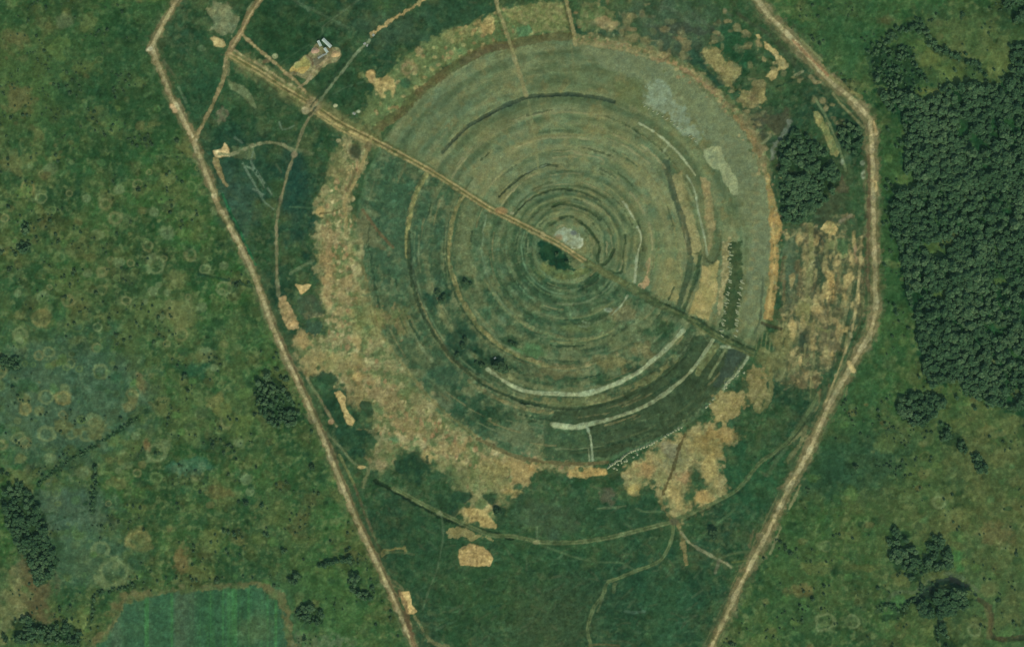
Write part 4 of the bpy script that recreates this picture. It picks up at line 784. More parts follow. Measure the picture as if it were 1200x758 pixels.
line(P(400, 0, 4.257, '770,45 790,120 812,180'), 2, (64, 72, 46), a=.8)
track('faint track continuing south from the curved ditch toward the centre', P(400, 0, 4.257, '935,510 950,600 965,680 972,740') + [(630, 190), (632, 205)], 2.8, (126, 128, 88), a=.6)
track('eastern of the two side roads entering the disc from the north', P(400, 0, 4.257, '1105,-80 1125,20 1145,100 1160,180 1168,220'), 5.0, ((162, 148, 106), (134, 126, 86), 'n8', 0))
line(P(600, 0, 3.99, '240,10 260,90 275,160'), 2.4, (76, 76, 48), a=.8); line(P(600, 0, 3.99, '275,210 285,280 285,340'), 2.6, (116, 120, 84), a=.6)
line(P(600, 0, 3.99, '310,200 400,215 520,235 620,265'), 2, (142, 132, 92), a=.7)
line(P(600, 0, 3.99, '0,690 120,645 230,630 340,635'), 2.6, (120, 116, 76), a=.6); line(P(600, 0, 3.99, '480,490 560,525'), 2.4, (112, 118, 82), a=.6)
rt = O('rim_track', 'brown rutted track following the south rim of the disc', None, 'structure')
line([(560, 514), (600, 533), (637, 541), (675, 543), (695, 543), (712, 541)], 4.2, ((92, 86, 58), (110, 104, 70), 'n8', 0), obj=rt)
line([(425, 312), (434, 350), (448, 392), (476, 432), (514, 477), (557, 510)], 3.6, ((128, 120, 80), (98, 104, 68), 'n8', 0), a=.8)
line([(424, 300), (428, 340), (442, 392)], 2, (92, 92, 60), a=.6)
track('tan rim track leading south from the straight road on the west', P(180, 100, 4.615, '1175,285 1150,370 1120,450 1080,540 1045,600 1030,650') + [(405, 250), (406, 275)], 4.2, ((156, 138, 94), (130, 122, 82), 'n8', 0))
line(P(180, 100, 4.615, '1090,460 1060,540 1040,570'), 4, (96, 80, 56), a=.6); blob(417, 178, 7, 8, (52, 64, 48), a=.85, soft=.8); blob(432, 172, 4, 7, (110, 98, 68), a=.8)
line(P(300, 190, 3.99, '300,240 350,235 400,215'), 2.2, (84, 80, 52), a=.8)
line(P(300, 190, 3.99, '160,520 210,490 270,460'), 3.4, (92, 106, 76), a=.8); line(P(300, 190, 3.99, '160,210 280,215'), 1.4, (80, 104, 74), a=.6)
line(P(440, 150, 6, '365,320 340,370 300,440'), 3, (130, 128, 84), a=.5); line(P(340, 300, 6.65, '560,310 640,300 800,280 900,290'), 4, (80, 102, 72), a=.6, rag=.8); line(P(340, 300, 6.65, '560,260 640,265 700,240'), 2, (56, 68, 46), a=.7)
track('branching pale track ending at a bright sand spot in the west yard', P(180, 100, 4.615, '760,350 700,325 620,310 540,325 480,350 420,372 360,372'), 3.6, ((128, 126, 92), (104, 114, 84), 'n4', 0), a=.95)
for p in ['480,420 520,490 560,560 600,630 650,670', '540,360 530,420 580,500 640,590', '500,440 540,460 600,550', '540,560 600,600', '440,285 480,310', '680,200 700,240 760,220']: line(P(180, 100, 4.615, p), 2.4, (104, 122, 100), a=.8, gap=('n4', -1.2))
line(P(180, 100, 4.615, '740,345 800,350 850,370'), 5, (96, 106, 76), a=.7, rag=.8); blob(345, 181, 4, 4, (128, 118, 92), a=.8)
k = O('ditch', 'bright green wet ditch beside the northwest stretch of the outer road', 'ditch'); line(P(0, 190, 3.99, '1040,150 1070,220 1120,320 1170,430 1195,480'), 3.0, ((44, 102, 66), (36, 76, 50), 'n8', 0), obj=k, relief=-.8)
line(P(0, 190, 3.99, '1060,220 1110,320 1160,430'), 1.5, (24, 50, 36), a=.7)
line(P(0, 190, 3.99, '1000,0 1040,80 1060,110'), 3.4, (140, 124, 88), a=.85)
track('narrow inner track alongside the southwest stretch of the outer road', P(300, 380, 3.99, '225,225 260,290 300,350 340,420 375,475'), 3.2, ((130, 118, 88), (98, 108, 74), 'n8', 0))
line(P(300, 380, 3.99, '340,520 400,580 460,650 520,670'), 3, (104, 112, 80), a=.8); line(P(300, 380, 3.99, '390,610 420,670 460,750'), 3.2, (116, 118, 76), a=.8); blob(424, 547, 5, 2.5, (176, 158, 110), a=.9); blob(388, 494, 3, 3, (166, 140, 106), a=.8)
line(P(300, 380, 3.99, '470,490 540,500 580,560 560,620 520,700 500,760'), 4, (112, 114, 80), a=.7, rag=.8)
line(P(300, 568, 3.99, '460,0 485,70 530,190 565,270 590,330'), 3, ((96, 86, 62), (74, 80, 54), 'n4', 0), a=.85)
line(P(300, 568, 3.99, '590,330 600,310 690,295 700,310'), 3.4, (122, 116, 74), a=.8, rag=.7); line(P(300, 568, 3.99, '600,315 680,315 740,325'), 2, (84, 96, 64), a=.7); line(P(300, 568, 3.99, '640,470 690,490 650,450'), 2, (110, 108, 76), a=.7)
line(P(300, 568, 3.99, '670,500 700,560 710,640 740,758'), 5, (96, 76, 54), a=.7, rag=.6)
st = track
k = O('ditch', 'dark ditch following the rutted ring track across the south yard', 'ditch')
line(P(300, 568, 3.99, '560,-20 650,30 760,90 900,165 1050,208 1200,252'), 5.4, ((26, 44, 30), (36, 54, 36), 'n8', 0), obj=k, relief=-1.6, rag=.4)
track('rutted ring track across the south yard', P(300, 568, 3.99, '640,15 700,45 770,85 860,130') + P(300, 568, 3.99, '1000,195 1100,235') + P(600, 568, 3.99, '0,240 130,266 220,270 300,268 390,257 480,240 620,205 740,175'), 4.8, ((112, 120, 84), (92, 104, 70), 'n8', 0), ruts=True, a=.85)
track('rutted ring track curving up to the southeast road', P(600, 568, 3.99, '770,160 880,112 980,65 1060,15') + P(900, 380, 3.99, '-40,650 30,600 100,540 170,440 230,340'), 4.0, ((104, 112, 76), (82, 98, 66), 'n8', 0), ruts=True, a=.8)
line(P(600, 568, 3.99, '800,170 900,120 1000,70 1080,20'), 2, (36, 56, 38), a=.7); line(P(900, 380, 3.99, '0,650 60,590 130,520 200,430'), 2, (40, 58, 40), a=.8)
track('forked track running south through the south yard', P(600, 568, 3.99, '755,180 745,260 700,345 640,380 580,402 500,435 445,460 425,515 385,570 362,630 355,690 370,758 380,900'), 3.6, ((106, 116, 78), (88, 102, 68), 'n8', 0), ruts=True, a=.85)
line(P(600, 568, 3.99, '425,510 415,550 400,590'), 1.8, (100, 112, 76), a=.7); line(P(600, 568, 3.99, '480,465 475,500'), 4, (92, 106, 72), a=.7); line(P(600, 568, 3.99, '360,750 420,745 500,750'), 2.5, (98, 92, 62), a=.7)
track('thin footpath linking the ring track and the forked track', P(600, 568, 3.99, '110,270 200,305 300,340 380,358 480,362 520,365 550,385 575,400'), 2.0, (82, 102, 70), a=.65, name='footpath')
track('thin footpath running south from the ring track', P(300, 568, 3.99, '862,120 872,180 875,240 862,320 845,400 810,490 780,580'), 1.8, (82, 100, 72), a=.75, name='footpath')
blob(515, 601, 4, 3, (110, 118, 86), a=.8); blob(628, 635, 4, 2.5, (132, 130, 92), a=.8); line(P(600, 568, 3.99, '118,195 116,250'), 2, (96, 112, 82), a=.6)
track('short wedge of tan track below the ring track crossing', P(600, 568, 3.99, '775,170 790,230 805,300 815,370'), 5.0, ((136, 122, 82), (104, 104, 70), 'n4', 0), rag=.8)
track('pale track leaving southeast from the ring track crossing', P(600, 568, 3.99, '790,220 820,260 850,285 900,315 960,345 1025,382'), 3.0, ((136, 134, 102), (110, 116, 84), 'n8', 0))
line(P(600, 568, 3.99, '960,345 1040,320 1110,310'), 2.4, (84, 98, 66), a=.7); line(P(600, 568, 3.99, '1030,360 1100,355'), 2, (104, 112, 66), a=.6); line(P(600, 568, 3.99, '970,350 950,410'), 3.4, (110, 108, 86), a=.6)
line(P(600, 568, 3.99, '870,250 950,190 1040,115'), 2.6, (78, 100, 66), a=.6, rag=.8); line(P(600, 568, 3.99, '980,320 1060,240 1140,130'), 3, (78, 102, 72), a=.6, gap=('n8', -.3)); line(P(600, 568, 3.99, '1130,210 1110,290'), 3, (112, 100, 72), a=.6, rag=.8)
line(P(600, 568, 3.99, '400,110 470,105 530,98'), 2, (98, 110, 78), a=.7); line(P(600, 568, 3.99, '580,110 620,125 700,125'), 2, (86, 104, 72), a=.7); line(P(600, 568, 3.99, '690,60 710,110 740,160'), 4, (122, 112, 74), a=.6, rag=1)
blob(790, 611, 6, 4, (92, 92, 70), a=.8, soft=.8)
line(P(600, 568, 3.99, '530,590 570,595 620,592'), 3, (88, 112, 92), a=.5)

# the air itself: thin summer haze between the ground and far above the survey height
me = bpy.data.meshes.new('haze')
hx, hz0, hz1 = 19000.0, float(HGT.min()) - 2.0, CAM_H + 60.0
me.from_pydata([(x, y, z) for z in (hz0, hz1) for x, y in ((-hx, -hx), (hx, -hx), (hx, hx), (-hx, hx))], [], [(0, 3, 2, 1), (4, 5, 6, 7), (0, 1, 5, 4), (1, 2, 6, 5), (2, 3, 7, 6), (3, 0, 4, 7)])
mh = bpy.data.materials.new('haze'); mh.use_nodes = True; th = mh.node_tree; th.nodes.remove(th.nodes['Principled BSDF'])
vh = th.nodes.new('ShaderNodeVolumePrincipled'); vh.inputs['Color'].default_value = (.50, .95, .66, 1); vh.inputs['Density'].default_value = .0000125; vh.inputs['Anisotropy'].default_value = .1
th.links.new(vh.outputs[0], th.nodes['Material Output'].inputs['Volume'])
me.materials.append(mh); hz = bpy.data.objects.new('haze', me); COL.objects.link(hz)
hz['kind'] = 'stuff'; hz['label'] = 'thin pale summer haze filling the air over the whole land'

# ------------------------------------------------------------------ fine variation, then the meshes
calm = (1 - .45 * (np.hypot(XX - CX, YY - CY) < 246) * (((XX - 430) * 250 - (YY - 165) * 470) > 0))[..., None].astype(np.float32)
sandy = sstep(.12, .3, ALB[..., 0:1])
ALB *= np.exp(calm * ((.11 + .01 * sandy) * N['n2'][..., None] + .10 * N['n4b'][..., None] + .07 * N['n8b'][..., None]))
ALB *= np.exp(.035 * N['n4'] [..., None] * np.array([.5, 0.0, -.5]) + .025 * N['n16'][..., None] * np.array([.8, 0, -.5])).astype(np.float32)
fine = np.random.default_rng(77).standard_normal((NY, NX)).astype(np.float32)
ALB *= (1 + .03 * fine)[..., None]
ALB *= np.array([.95, 1.05, .97], np.float32)
ALB = (ALB - VEIL[None, None, :].astype(np.float32) * .8) / KW[None, None, :].astype(np.float32)
ALB = np.clip(ALB, .004, .85)
soilish = sstep(.07, .2, ALB[..., 0])
HGT += .10 * N['n8'] + (.04 + .10 * soilish) * N['n4'] + (.02 + .05 * soilish) * N['n2']
edge = np.minimum(sstep(-85, -60, XX) * sstep(1285, 1260, XX) if False else ((XX > -70) & (XX < 1270)), (YY > -70) & (YY < 828)).astype(np.float32)
HGT *= edge

def mat(name):
    m = bpy.data.materials.new(name); m.use_nodes = True
    b = m.node_tree.nodes['Principled BSDF']; b.inputs['Roughness'].default_value = .95; b.inputs['Specular IOR Level'].default_value = .12
    return m, m.node_tree, b
def land_material(name, rough=.95, spec=.1):
    m, t, b = mat(name)
    at = t.nodes.new('ShaderNodeAttribute'); at.attribute_name = 'cover'
    tc = t.nodes.new('ShaderNodeTexCoord')
    n1 = t.nodes.new('ShaderNodeTexNoise'); n1.inputs['Scale'].default_value = .55; n1.inputs['Detail'].default_value = 5; n1.inputs['Roughness'].default_value = .7
    t.links.new(tc.outputs['Object'], n1.inputs['Vector'])
    mr = t.nodes.new('ShaderNodeMapRange'); mr.inputs['From Min'].default_value = .25; mr.inputs['From Max'].default_value = .75; mr.inputs['To Min'].default_value = .72; mr.inputs['To Max'].default_value = 1.28
    t.links.new(n1.outputs['Fac'], mr.inputs['Value'])
    mx = t.nodes.new('ShaderNodeVectorMath'); mx.operation = 'SCALE'
    t.links.new(at.outputs['Color'], mx.inputs[0]); t.links.new(mr.outputs[0], mx.inputs['Scale']); t.links.new(mx.outputs[0], b.inputs['Base Color'])
    b.inputs['Roughness'].default_value = rough; b.inputs['Specular IOR Level'].default_value = spec
    return m
MLAND = land_material('ground_cover'); MWATER = land_material('still_water', .6, .1)

def sheet(name, quads_ij, lift, material):
    iy, ix = quads_ij
    vid = np.stack([iy * NX + ix, iy * NX + ix + 1, (iy + 1) * NX + ix + 1, (iy + 1) * NX + ix], 1)
    uq, inv = np.unique(vid.ravel(), return_inverse=True)
    f = inv.reshape(-1, 4)[:, ::-1]
    vy, vx = uq // NX, uq % NX
    co = np.stack([GX[vx] - MX, MY - GY[vy], HGT[vy, vx] + lift], 1).astype(np.float32)
    me = bpy.data.meshes.new(name)
    me.vertices.add(len(co)); me.vertices.foreach_set('co', co.ravel())
    me.loops.add(f.size); me.loops.foreach_set('vertex_index', f.ravel().astype(np.int32))
    me.polygons.add(len(f)); me.polygons.foreach_set('loop_start', np.arange(0, f.size, 4, dtype=np.int32))
    me.polygons.foreach_set('loop_total', np.full(len(f), 4, np.int32))
    me.polygons.foreach_set('use_smooth', np.ones(len(f), bool))
    at = me.attributes.new('cover', 'FLOAT_COLOR', 'POINT')
    c4 = np.ones((len(uq), 4), np.float32); c4[:, :3] = ALB[vy, vx]; at.data.foreach_set('color', c4.ravel())
    me.update(calc_edges=True)
    me.materials.append(material)
    o = bpy.data.objects.new(name, me); COL.objects.link(o)
    return o
def tag(o, label=None, cat=None, kind=None, group=None):
    if label: o['label'] = label
    if cat: o['category'] = cat
    if kind: o['kind'] = kind
    if group: o['group'] = group
    return o
allq = np.meshgrid(np.arange(NY - 1), np.arange(NX - 1), indexing='ij')
g = sheet('ground', (allq[0].ravel(), allq[1].ravel()), 0, MLAND); tag(g, 'mottled green meadow and yard ground under everything', None, 'structure')
fid_ = IDS[:-1, :-1]
RINGLAB = iter(['pale ring of grass in the grey-green west meadow, clear of any road'] * 99)
for k in range(1, len(OBJ)):
    nm, lab, cat, kind, grp = OBJ[k]
    q = np.nonzero(fid_ == k)
    if len(q[0]) < 3: print('EMPTY', nm, lab, len(q[0])); continue
    o = sheet(nm, q, .06, MWATER if nm == 'shaded_oxbow_water' else MLAND)
    if nm == 'grass_ring': lab = next(RINGLAB)
    tag(o, lab, cat, kind, grp)
def zat(x, y): return float(HGT[min(NY - 1, np.searchsorted(GY, y)), min(NX - 1, np.searchsorted(GX, x))])

# ------------------------------------------------------------------ plants
def leaf_mat(name, a, b_, c):
    m, t, b = mat(name)
    at = t.nodes.new('ShaderNodeAttribute'); at.attribute_name = 'tint'
    oi = t.nodes.new('ShaderNodeObjectInfo')
    ad = t.nodes.new('ShaderNodeMath'); ad.operation = 'MULTIPLY_ADD'; ad.inputs[1].default_value = .55
    mu = t.nodes.new('ShaderNodeMath'); mu.operation = 'MULTIPLY'; mu.inputs[1].default_value = .45
    sp_ = t.nodes.new('ShaderNodeSeparateColor'); t.links.new(oi.outputs['Color'], sp_.inputs[0])
    t.links.new(sp_.outputs[0], mu.inputs[0]); t.links.new(at.outputs['Fac'], ad.inputs[0]); t.links.new(mu.outputs[0], ad.inputs[2])
    r = t.nodes.new('ShaderNodeValToRGB')
    e = r.color_ramp.elements; e[0].position = .1; e[0].color = (*a, 1); e[1].position = .9; e[1].color = (*c, 1)
    n = r.color_ramp.elements.new(.5); n.color = (*b_, 1)
    t.links.new(ad.outputs[0], r.inputs['Fac']); t.links.new(r.outputs[0], b.inputs['Base Color'])
    b.inputs['Roughness'].default_value = .95; b.inputs['Specular IOR Level'].default_value = .04
    return m
MLEAF = leaf_mat('tree_leaves', (.028, .066, .024), (.049, .100, .038), (.086, .140, .054))
MBUSH = leaf_mat('bush_leaves', (.024, .056, .022), (.038, .074, .028), (.060, .100, .038))
MBARK, _, bb = mat('bark'); bb.inputs['Base Color'].default_value = (.09, .07, .05, 1)
tb = MBARK.node_tree; nz = tb.nodes.new('ShaderNodeTexNoise'); nz.inputs['Scale'].default_value = 3
rr_ = tb.nodes.new('ShaderNodeValToRGB'); rr_.color_ramp.elements[0].color = (.05, .04, .03, 1); rr_.color_ramp.elements[1].color = (.15, .12, .09, 1)
tb.links.new(nz.outputs['Fac'], rr_.inputs['Fac']); tb.links.new(rr_.outputs[0], bb.inputs['Base Color'])

def crown_arrays(r, h0, h1, n, size, rng, lobes=5):
    """leaf clumps: bent squares spread over a few lobes; returns quads (n,4,3) and a tint per clump"""
    L = [(np.array([rng.uniform(-.45, .45) * r, rng.uniform(-.45, .45) * r, h0 + (h1 - h0) * rng.uniform(.35, .75)]), rng.uniform(.5, .75) * r) for _ in range(lobes)]
    L.append((np.array([0, 0, h0 + (h1 - h0) * .6]), .8 * r))
    q = np.zeros((n, 4, 3), np.float32); t = np.zeros(n, np.float32)
    lt = rng.uniform(.1, .9, len(L))
    for i in range(n):
        k = rng.integers(0, len(L)); c, lr = L[k]
        d = rng.standard_normal(3); d /= np.linalg.norm(d); d[2] = abs(d[2]) * 1.0 - .25
        p = c + d * lr * rng.uniform(.65, 1.05) * np.array([1, 1, .8 * (h1 - h0) / (2 * r)])
        nn = d + np.array([0, 0, .7]) + rng.standard_normal(3) * .45; nn /= np.linalg.norm(nn)
        u = np.cross(nn, rng.standard_normal(3)); u /= np.linalg.norm(u); v = np.cross(nn, u)
        s = size * rng.uniform(.6, 1.3)
        q[i] = [p - u * s - v * s * .7, p + u * s * .8 - v * s, p + u * s + v * s * .8 + nn * s * .3, p - u * s * .7 + v * s]
        t[i] = np.clip(lt[k] + rng.normal(0, .18), 0, 1)
    return q, t
def trunk_arrays(r, h, limbs, rng):
    vs, fs = [], []
    def tube(a, b, r0, r1, n=6):
        a, b = np.array(a, float), np.array(b, float); d = b - a; d /= np.linalg.norm(d)
        u = np.cross(d, [0.3, 1, .2]); u /= np.linalg.norm(u); v = np.cross(d, u); o = len(vs)
        for p, rr in ((a, r0), (b, r1)):
            for k in range(n): vs.append(p + rr * (cos(2 * pi * k / n) * u + sin(2 * pi * k / n) * v))
        for k in range(n): fs.append((o + k, o + (k + 1) % n, o + n + (k + 1) % n, o + n + k))
    tube((0, 0, -.4), (0, 0, h * .5), r, r * .7); tube((0, 0, h * .5), (rng.normal(0, .2), rng.normal(0, .2), h * .85), r * .7, r * .25)
    for k in range(limbs):
        a = rng.uniform(0, 2 * pi); z = h * rng.uniform(.4, .65)
        tube((0, 0, z), (cos(a) * h * .22, sin(a) * h * .22, z + h * .2), r * .4, r * .12, 5)
    return vs, fs
def quad_mesh(name, q, t, material):
    me = bpy.data.meshes.new(name); n = len(q)
    me.vertices.add(n * 4); me.vertices.foreach_set('co', q.reshape(-1).astype(np.float32))
    me.loops.add(n * 4); me.loops.foreach_set('vertex_index', np.arange(n * 4, dtype=np.int32))
    me.polygons.add(n); me.polygons.foreach_set('loop_start', np.arange(0, n * 4, 4, dtype=np.int32)); me.polygons.foreach_set('loop_total', np.full(n, 4, np.int32))
    at = me.attributes.new('tint', 'FLOAT', 'POINT'); at.data.foreach_set('value', np.repeat(t, 4).astype(np.float32))
    me.update(calc_edges=True); me.materials.append(material); return me
def py_mesh(name, vs, fs, material):
    me = bpy.data.meshes.new(name); me.from_pydata([tuple(map(float, v)) for v in vs], [], fs); me.update(); me.materials.append(material); return me
tr = np.random.default_rng(21)
TREES = []
for k in range(7):
    r = tr.uniform(2.2, 3.5); h = tr.uniform(6.0, 9.0)
    q, t = crown_arrays(r, h * .2, h, 120, .78, tr)
    TREES.append((quad_mesh('crown', q, t, MLEAF), py_mesh('trunk', *trunk_arrays(.24, h, 5, tr), MBARK), r, h, q, t))
BUSHES = []
for k in range(6):
    q, t = crown_arrays(1.15, .1, 2.0, 46, .42, tr, 3)
    BUSHES.append((quad_mesh('bush', q, t, MBUSH), q, t))
BIGB = []
for k in range(3):
    q, t = crown_arrays(2.3, .1, 3.4, 110, .55, tr, 5)
    BIGB.append((quad_mesh('bush', q, t, MBUSH), q, t))
def put_tree(x, y, sc, label, group, cat='tree'):
    cm, tm, r, h, _, _ = TREES[RNG.integers(0, len(TREES))]
    e = bpy.data.objects.new('tree', None); COL.objects.link(e); e.empty_display_size = 1
    e.location = (x - MX, MY - y, zat(x, y)); e.rotation_euler = (0, 0, RNG.uniform(0, 6.28)); e.scale = (sc, sc, sc * RNG.uniform(.85, 1.15)); v_ = float(np.clip(shade(x, y) + RNG.normal(0, .2), 0, 1))
    tag(e, label, cat, None, group)
    for m in (tm, cm):
        o = bpy.data.objects.new(m.name.split('.')[0], m); COL.objects.link(o); o.parent = e; o.color = (v_, v_, v_, 1)
    return e
def put_bush(x, y, sc, label, group, big=False):
    m = (BIGB if big else BUSHES)[RNG.integers(0, 3)][0]
    o = bpy.data.objects.new('bush', m); COL.objects.link(o); v_ = RNG.random(); o.color = (v_, v_, v_, 1)
    o.location = (x - MX, MY - y, zat(x, y) - .05); o.rotation_euler = (0, 0, RNG.uniform(0, 6.28)); o.scale = (sc, sc * RNG.uniform(.8, 1.2), sc)
    return tag(o, label, 'bush', None, group)
def mass(name, label, items, protos, material, cat):
    """ground cover and far trees nobody could count, as one object"""
    Q, T = [], []
    for x, y, sc in items:
        q, t = protos[RNG.integers(0, len(protos))]
        a = RNG.uniform(0, 6.28); c, s = cos(a), sin(a)
        p = q * np.float32(sc) @ np.array([[c, s, 0], [-s, c, 0], [0, 0, 1]], np.float32)
        Q.append(p + np.array([x - MX, MY - y, zat(x, y) - .05], np.float32)); T.append(np.clip(t + (shade(x, y) + RNG.normal(0, .2)) * .8 - .4, 0, 1))
    o = bpy.data.objects.new(name, quad_mesh(name, np.concatenate(Q), np.concatenate(T), material)); COL.objects.link(o); o.color = (.5, .5, .5, 1)
    return tag(o, label, cat, 'stuff')
def pip(pts, x, y):
    c = False
    for i in range(len(pts)):
        (ax, ay), (bx, by) = pts[i], pts[i - 1]
        if (ay > y) != (by > y) and x < (bx - ax) * (y - ay) / (by - ay) + ax: c = not c
    return c
def scatter(pts, sep, jit=.0, tries=30000, rng=RNG, limit=99999, bnd=None):
    a = np.array(pts); x0, y0 = a.min(0); x1, y1 = a.max(0)
    cell = {}; out = []
    for _ in range(tries):
        x, y = rng.uniform(x0, x1), rng.uniform(y0, y1)
        if not pip(pts, x, y): continue
        k = (int(x // sep), int(y // sep))
        if any((x - u) ** 2 + (y - v) ** 2 < sep * sep for i in (-1, 0, 1) for j in (-1, 0, 1) for u, v in cell.get((k[0] + i, k[1] + j), ())): continue
        cell.setdefault(k, []).append((x, y)); out.append((x, y))
        if len(out) >= limit: break
    return out
def nval(nm, x, y): return N[nm][min(NY - 1, np.searchsorted(GY, y)), min(NX - 1, np.searchsorted(GX, x))]

# the dense wood in the east
TQ = []
pts = [(x, y) for x, y in scatter(FOREST, 2.7, tries=110000) if not any(((x - g[0]) / g[2]) ** 2 + ((y - g[1]) / g[3]) ** 2 < 1 for g in GLADES) and nval('n16', x, y) > -1.6]
FL = 'dark green tree in the dense wood east of the outer road'
for x, y in pts:
    sc = float(np.clip(.85 + .10 * nval('n40', x, y) + RNG.normal(0, .36), .4, 1.9))
    if nval('n8', x, y) < -1.3 and RNG.random() < .7: continue
    if RNG.random() < .22 and sc < .9: continue
    TQ.append((x, y, sc, FL, 'trees of the dense east wood', 0))
sl_, dF, _i = sdist(FOREST, 34, False)
for _ in range(5200):      # the wood thins out into scrub at its edges
    i_, j_ = RNG.integers(0, dF.shape[0]), RNG.integers(0, dF.shape[1]); d_ = dF[i_, j_]
    x, y = float(XX[sl_][i_, j_]), float(YY[sl_][i_, j_])
    if 0 < d_ < 30 and x > 1034 and RNG.random() < math.exp(-d_ / 9) * (.55 if nval('n8', x, y) > -.2 else .1):
        TQ.append((x, y, float(np.clip(RNG.normal(.62, .18), .3, 1.1)), 'tree of the thin fringe round the dense east wood', 'trees of the dense wood fringe', 1))
def shade(x, y): return float(np.clip(.5 + .22 * nval('n16', x, y) + .26 * nval('n40b', x, y), 0, 1))
for lab, grp, pts, sep, sc, keep, limit in COPSES:
    for x, y in scatter(pts, sep * .66, tries=5000, limit=limit * 4):
        if RNG.random() < keep and nval('n8b', x, y) > -.9: TQ.append((x, y, float(np.clip(RNG.normal((sc[0] + sc[1]) / 2 * 1.12, .25), .35, 1.5)), lab, grp, 1))
for lab, grp, pts, step, wid, sc in BELTS:
    p = crv(pts)
    for i in range(len(p) - 1):
        a, b = np.array(p[i]), np.array(p[i + 1]); n = max(1, int(np.hypot(*(b - a)) / step * 1.2 + RNG.random()))
        for k in range(n):
            c = a + (b - a) * RNG.random() + RNG.normal(0, wid * .5, 2); TQ.append((c[0], c[1], RNG.uniform(*sc), lab, grp, 1))
for x, y, sc, lab, grp in LONE: TQ.append((x, y, sc, lab, grp, 9))
inv = [t for t in TQ if 2 < t[0] < 1197 and 2 < t[1] < 756]
lone = [t for t in inv if t[5] == 9]; rest = sorted([t for t in inv if t[5] != 9], key=lambda t: -t[2])
ones = set(lone + rest[:292 - len(lone)])
for t in ones:
    e = put_tree(t[0], t[1], t[2], t[3], t[4])
masses = {}
for t in TQ:
    if t not in ones: masses.setdefault(t[4], []).append(t)
for grp, its in masses.items():
    its3 = [(t[0], t[1], t[2]) for t in its]
    if grp == 'trees of the dense east wood': mass('woodland', 'dense dark green wood filling the land east of the outer road', its3, [(t[4], t[5]) for t in TREES], MLEAF, 'wood')
    else: mass('woodland', 'close-grown smaller ' + grp, its3, [(t[4], t[5]) for t in TREES], MLEAF, 'wood')
put_bush(585, 430, 3.2, 'biggest dark round bush at the west end of the longest pale gravel arc', None, True)
put_bush(592, 433, 2.2, 'dark bush leaning on the biggest bush by the longest gravel arc', None, True)
put_bush(584, 599, 2.2, 'round dark bush at the edge of the southern soil tongue', None, True)
put_bush(836, 625, 2.6, 'round dark bush alone between the ring track and the southeast outer road', None, True)
put_bush(837, 622, 1.6, 'small dark bush against the round bush by the southeast outer road', None, True)
for x, y in [(651, 300), (664, 307)]: put_bush(x + RNG.normal(0, 1.5), y + RNG.normal(0, 1), RNG.uniform(.7, 1.2), 'dark bush in the hollow beside the pale rubble pad', 'bushes of the centre hollow', True)
for x, y in [(513, 343), (517, 352), (520, 347), (546, 331), (551, 333), (812 - 270, 405), (536, 415), (545, 398), (558, 424), (565, 428), (598, 402), (603, 404)]: put_bush(x, y, RNG.uniform(1, 1.7), 'dark bush on the damp ring west of the centre', 'bushes of the damp west ring', True)
# bushes dotted over the meadows
bp = []
for _ in range(26000):
    x, y = RNG.uniform(-40, 1240), RNG.uniform(-40, 798)
    if IDS[np.searchsorted(GY, y), np.searchsorted(GX, x)]: continue
    wx = np.interp(y, [p[1] for p in WROAD], [p[0] for p in WROAD]); ex = np.interp(y, [p[1] for p in EROAD], [p[0] for p in EROAD])
    if wx - 8 < x < ex + 10: continue
    if x > ex and pip(FOREST, x, y): continue
    d = nval('n16b', x, y) + .6 * nval('n40b', x, y) + (.5 if 1035 < x < 1065 and 120 < y < 400 else 0) + (.5 if y < 190 and x < 170 and x > 20 else 0)
    if RNG.random() < .7 / (1 + math.exp(-3.0 * (d - 1.1))): bp.append((x, y, float(np.clip(RNG.lognormal(-.05, .4), .5, 2.6)), x < 600))
iv = [b for b in bp if 3 < b[0] < 1197 and 3 < b[1] < 755]; iv.sort(key=lambda b: -b[2]); nb = set(iv[:255])
for b in iv[:255]:
    put_bush(b[0], b[1], b[2], 'small dark bush dotted over the open meadow west of the outer road' if b[3] else 'small dark bush dotted over the open meadow east of the outer road', 'bushes of the west meadow' if b[3] else 'bushes of the east meadow')
mass('scrub', 'fine dark scrub specks over the open meadows', [(b[0], b[1], b[2]) for b in bp if b not in nb], [(b[1], b[2]) for b in BUSHES], MBUSH, 'scrub')
print('bushes', len(bp), 'trees', len(TQ))

# ------------------------------------------------------------------ built things
def flat_mat(name, c, c2, scale=1.5, rough=.8):
    m, t, b = mat(name); n = t.nodes.new('ShaderNodeTexNoise'); n.inputs['Scale'].default_value = scale; n.inputs['Detail'].default_value = 6
    tc = t.nodes.new('ShaderNodeTexCoord'); t.links.new(tc.outputs['Object'], n.inputs['Vector'])
    r = t.nodes.new('ShaderNodeValToRGB'); r.color_ramp.elements[0].position = .35; r.color_ramp.elements[1].position = .65
    r.color_ramp.elements[0].color = (*lin(c), 1); r.color_ramp.elements[1].color = (*lin(c2), 1)
    t.links.new(n.outputs['Fac'], r.inputs['Fac']); t.links.new(r.outputs[0], b.inputs['Base Color']); b.inputs['Roughness'].default_value = rough
    return m
MROOF = flat_mat('pale_sheet_roof', (150, 166, 146), (176, 186, 164)); MWALL = flat_mat('shed_wall', (140, 132, 116), (120, 112, 98))
MSLAB = flat_mat('weathered_concrete', (150, 154, 132), (118, 124, 108)); MHEAP = flat_mat('heaped_gravel', (150, 154, 112), (112, 120, 84), .9)
MSAND = flat_mat('heaped_sand', (190, 160, 104), (160, 138, 92), .5); MPEACH = flat_mat('heaped_pink_sand', (176, 144, 112), (150, 128, 98), .5); MDOOR = flat_mat('dark_door', (60, 60, 56), (48, 50, 46))
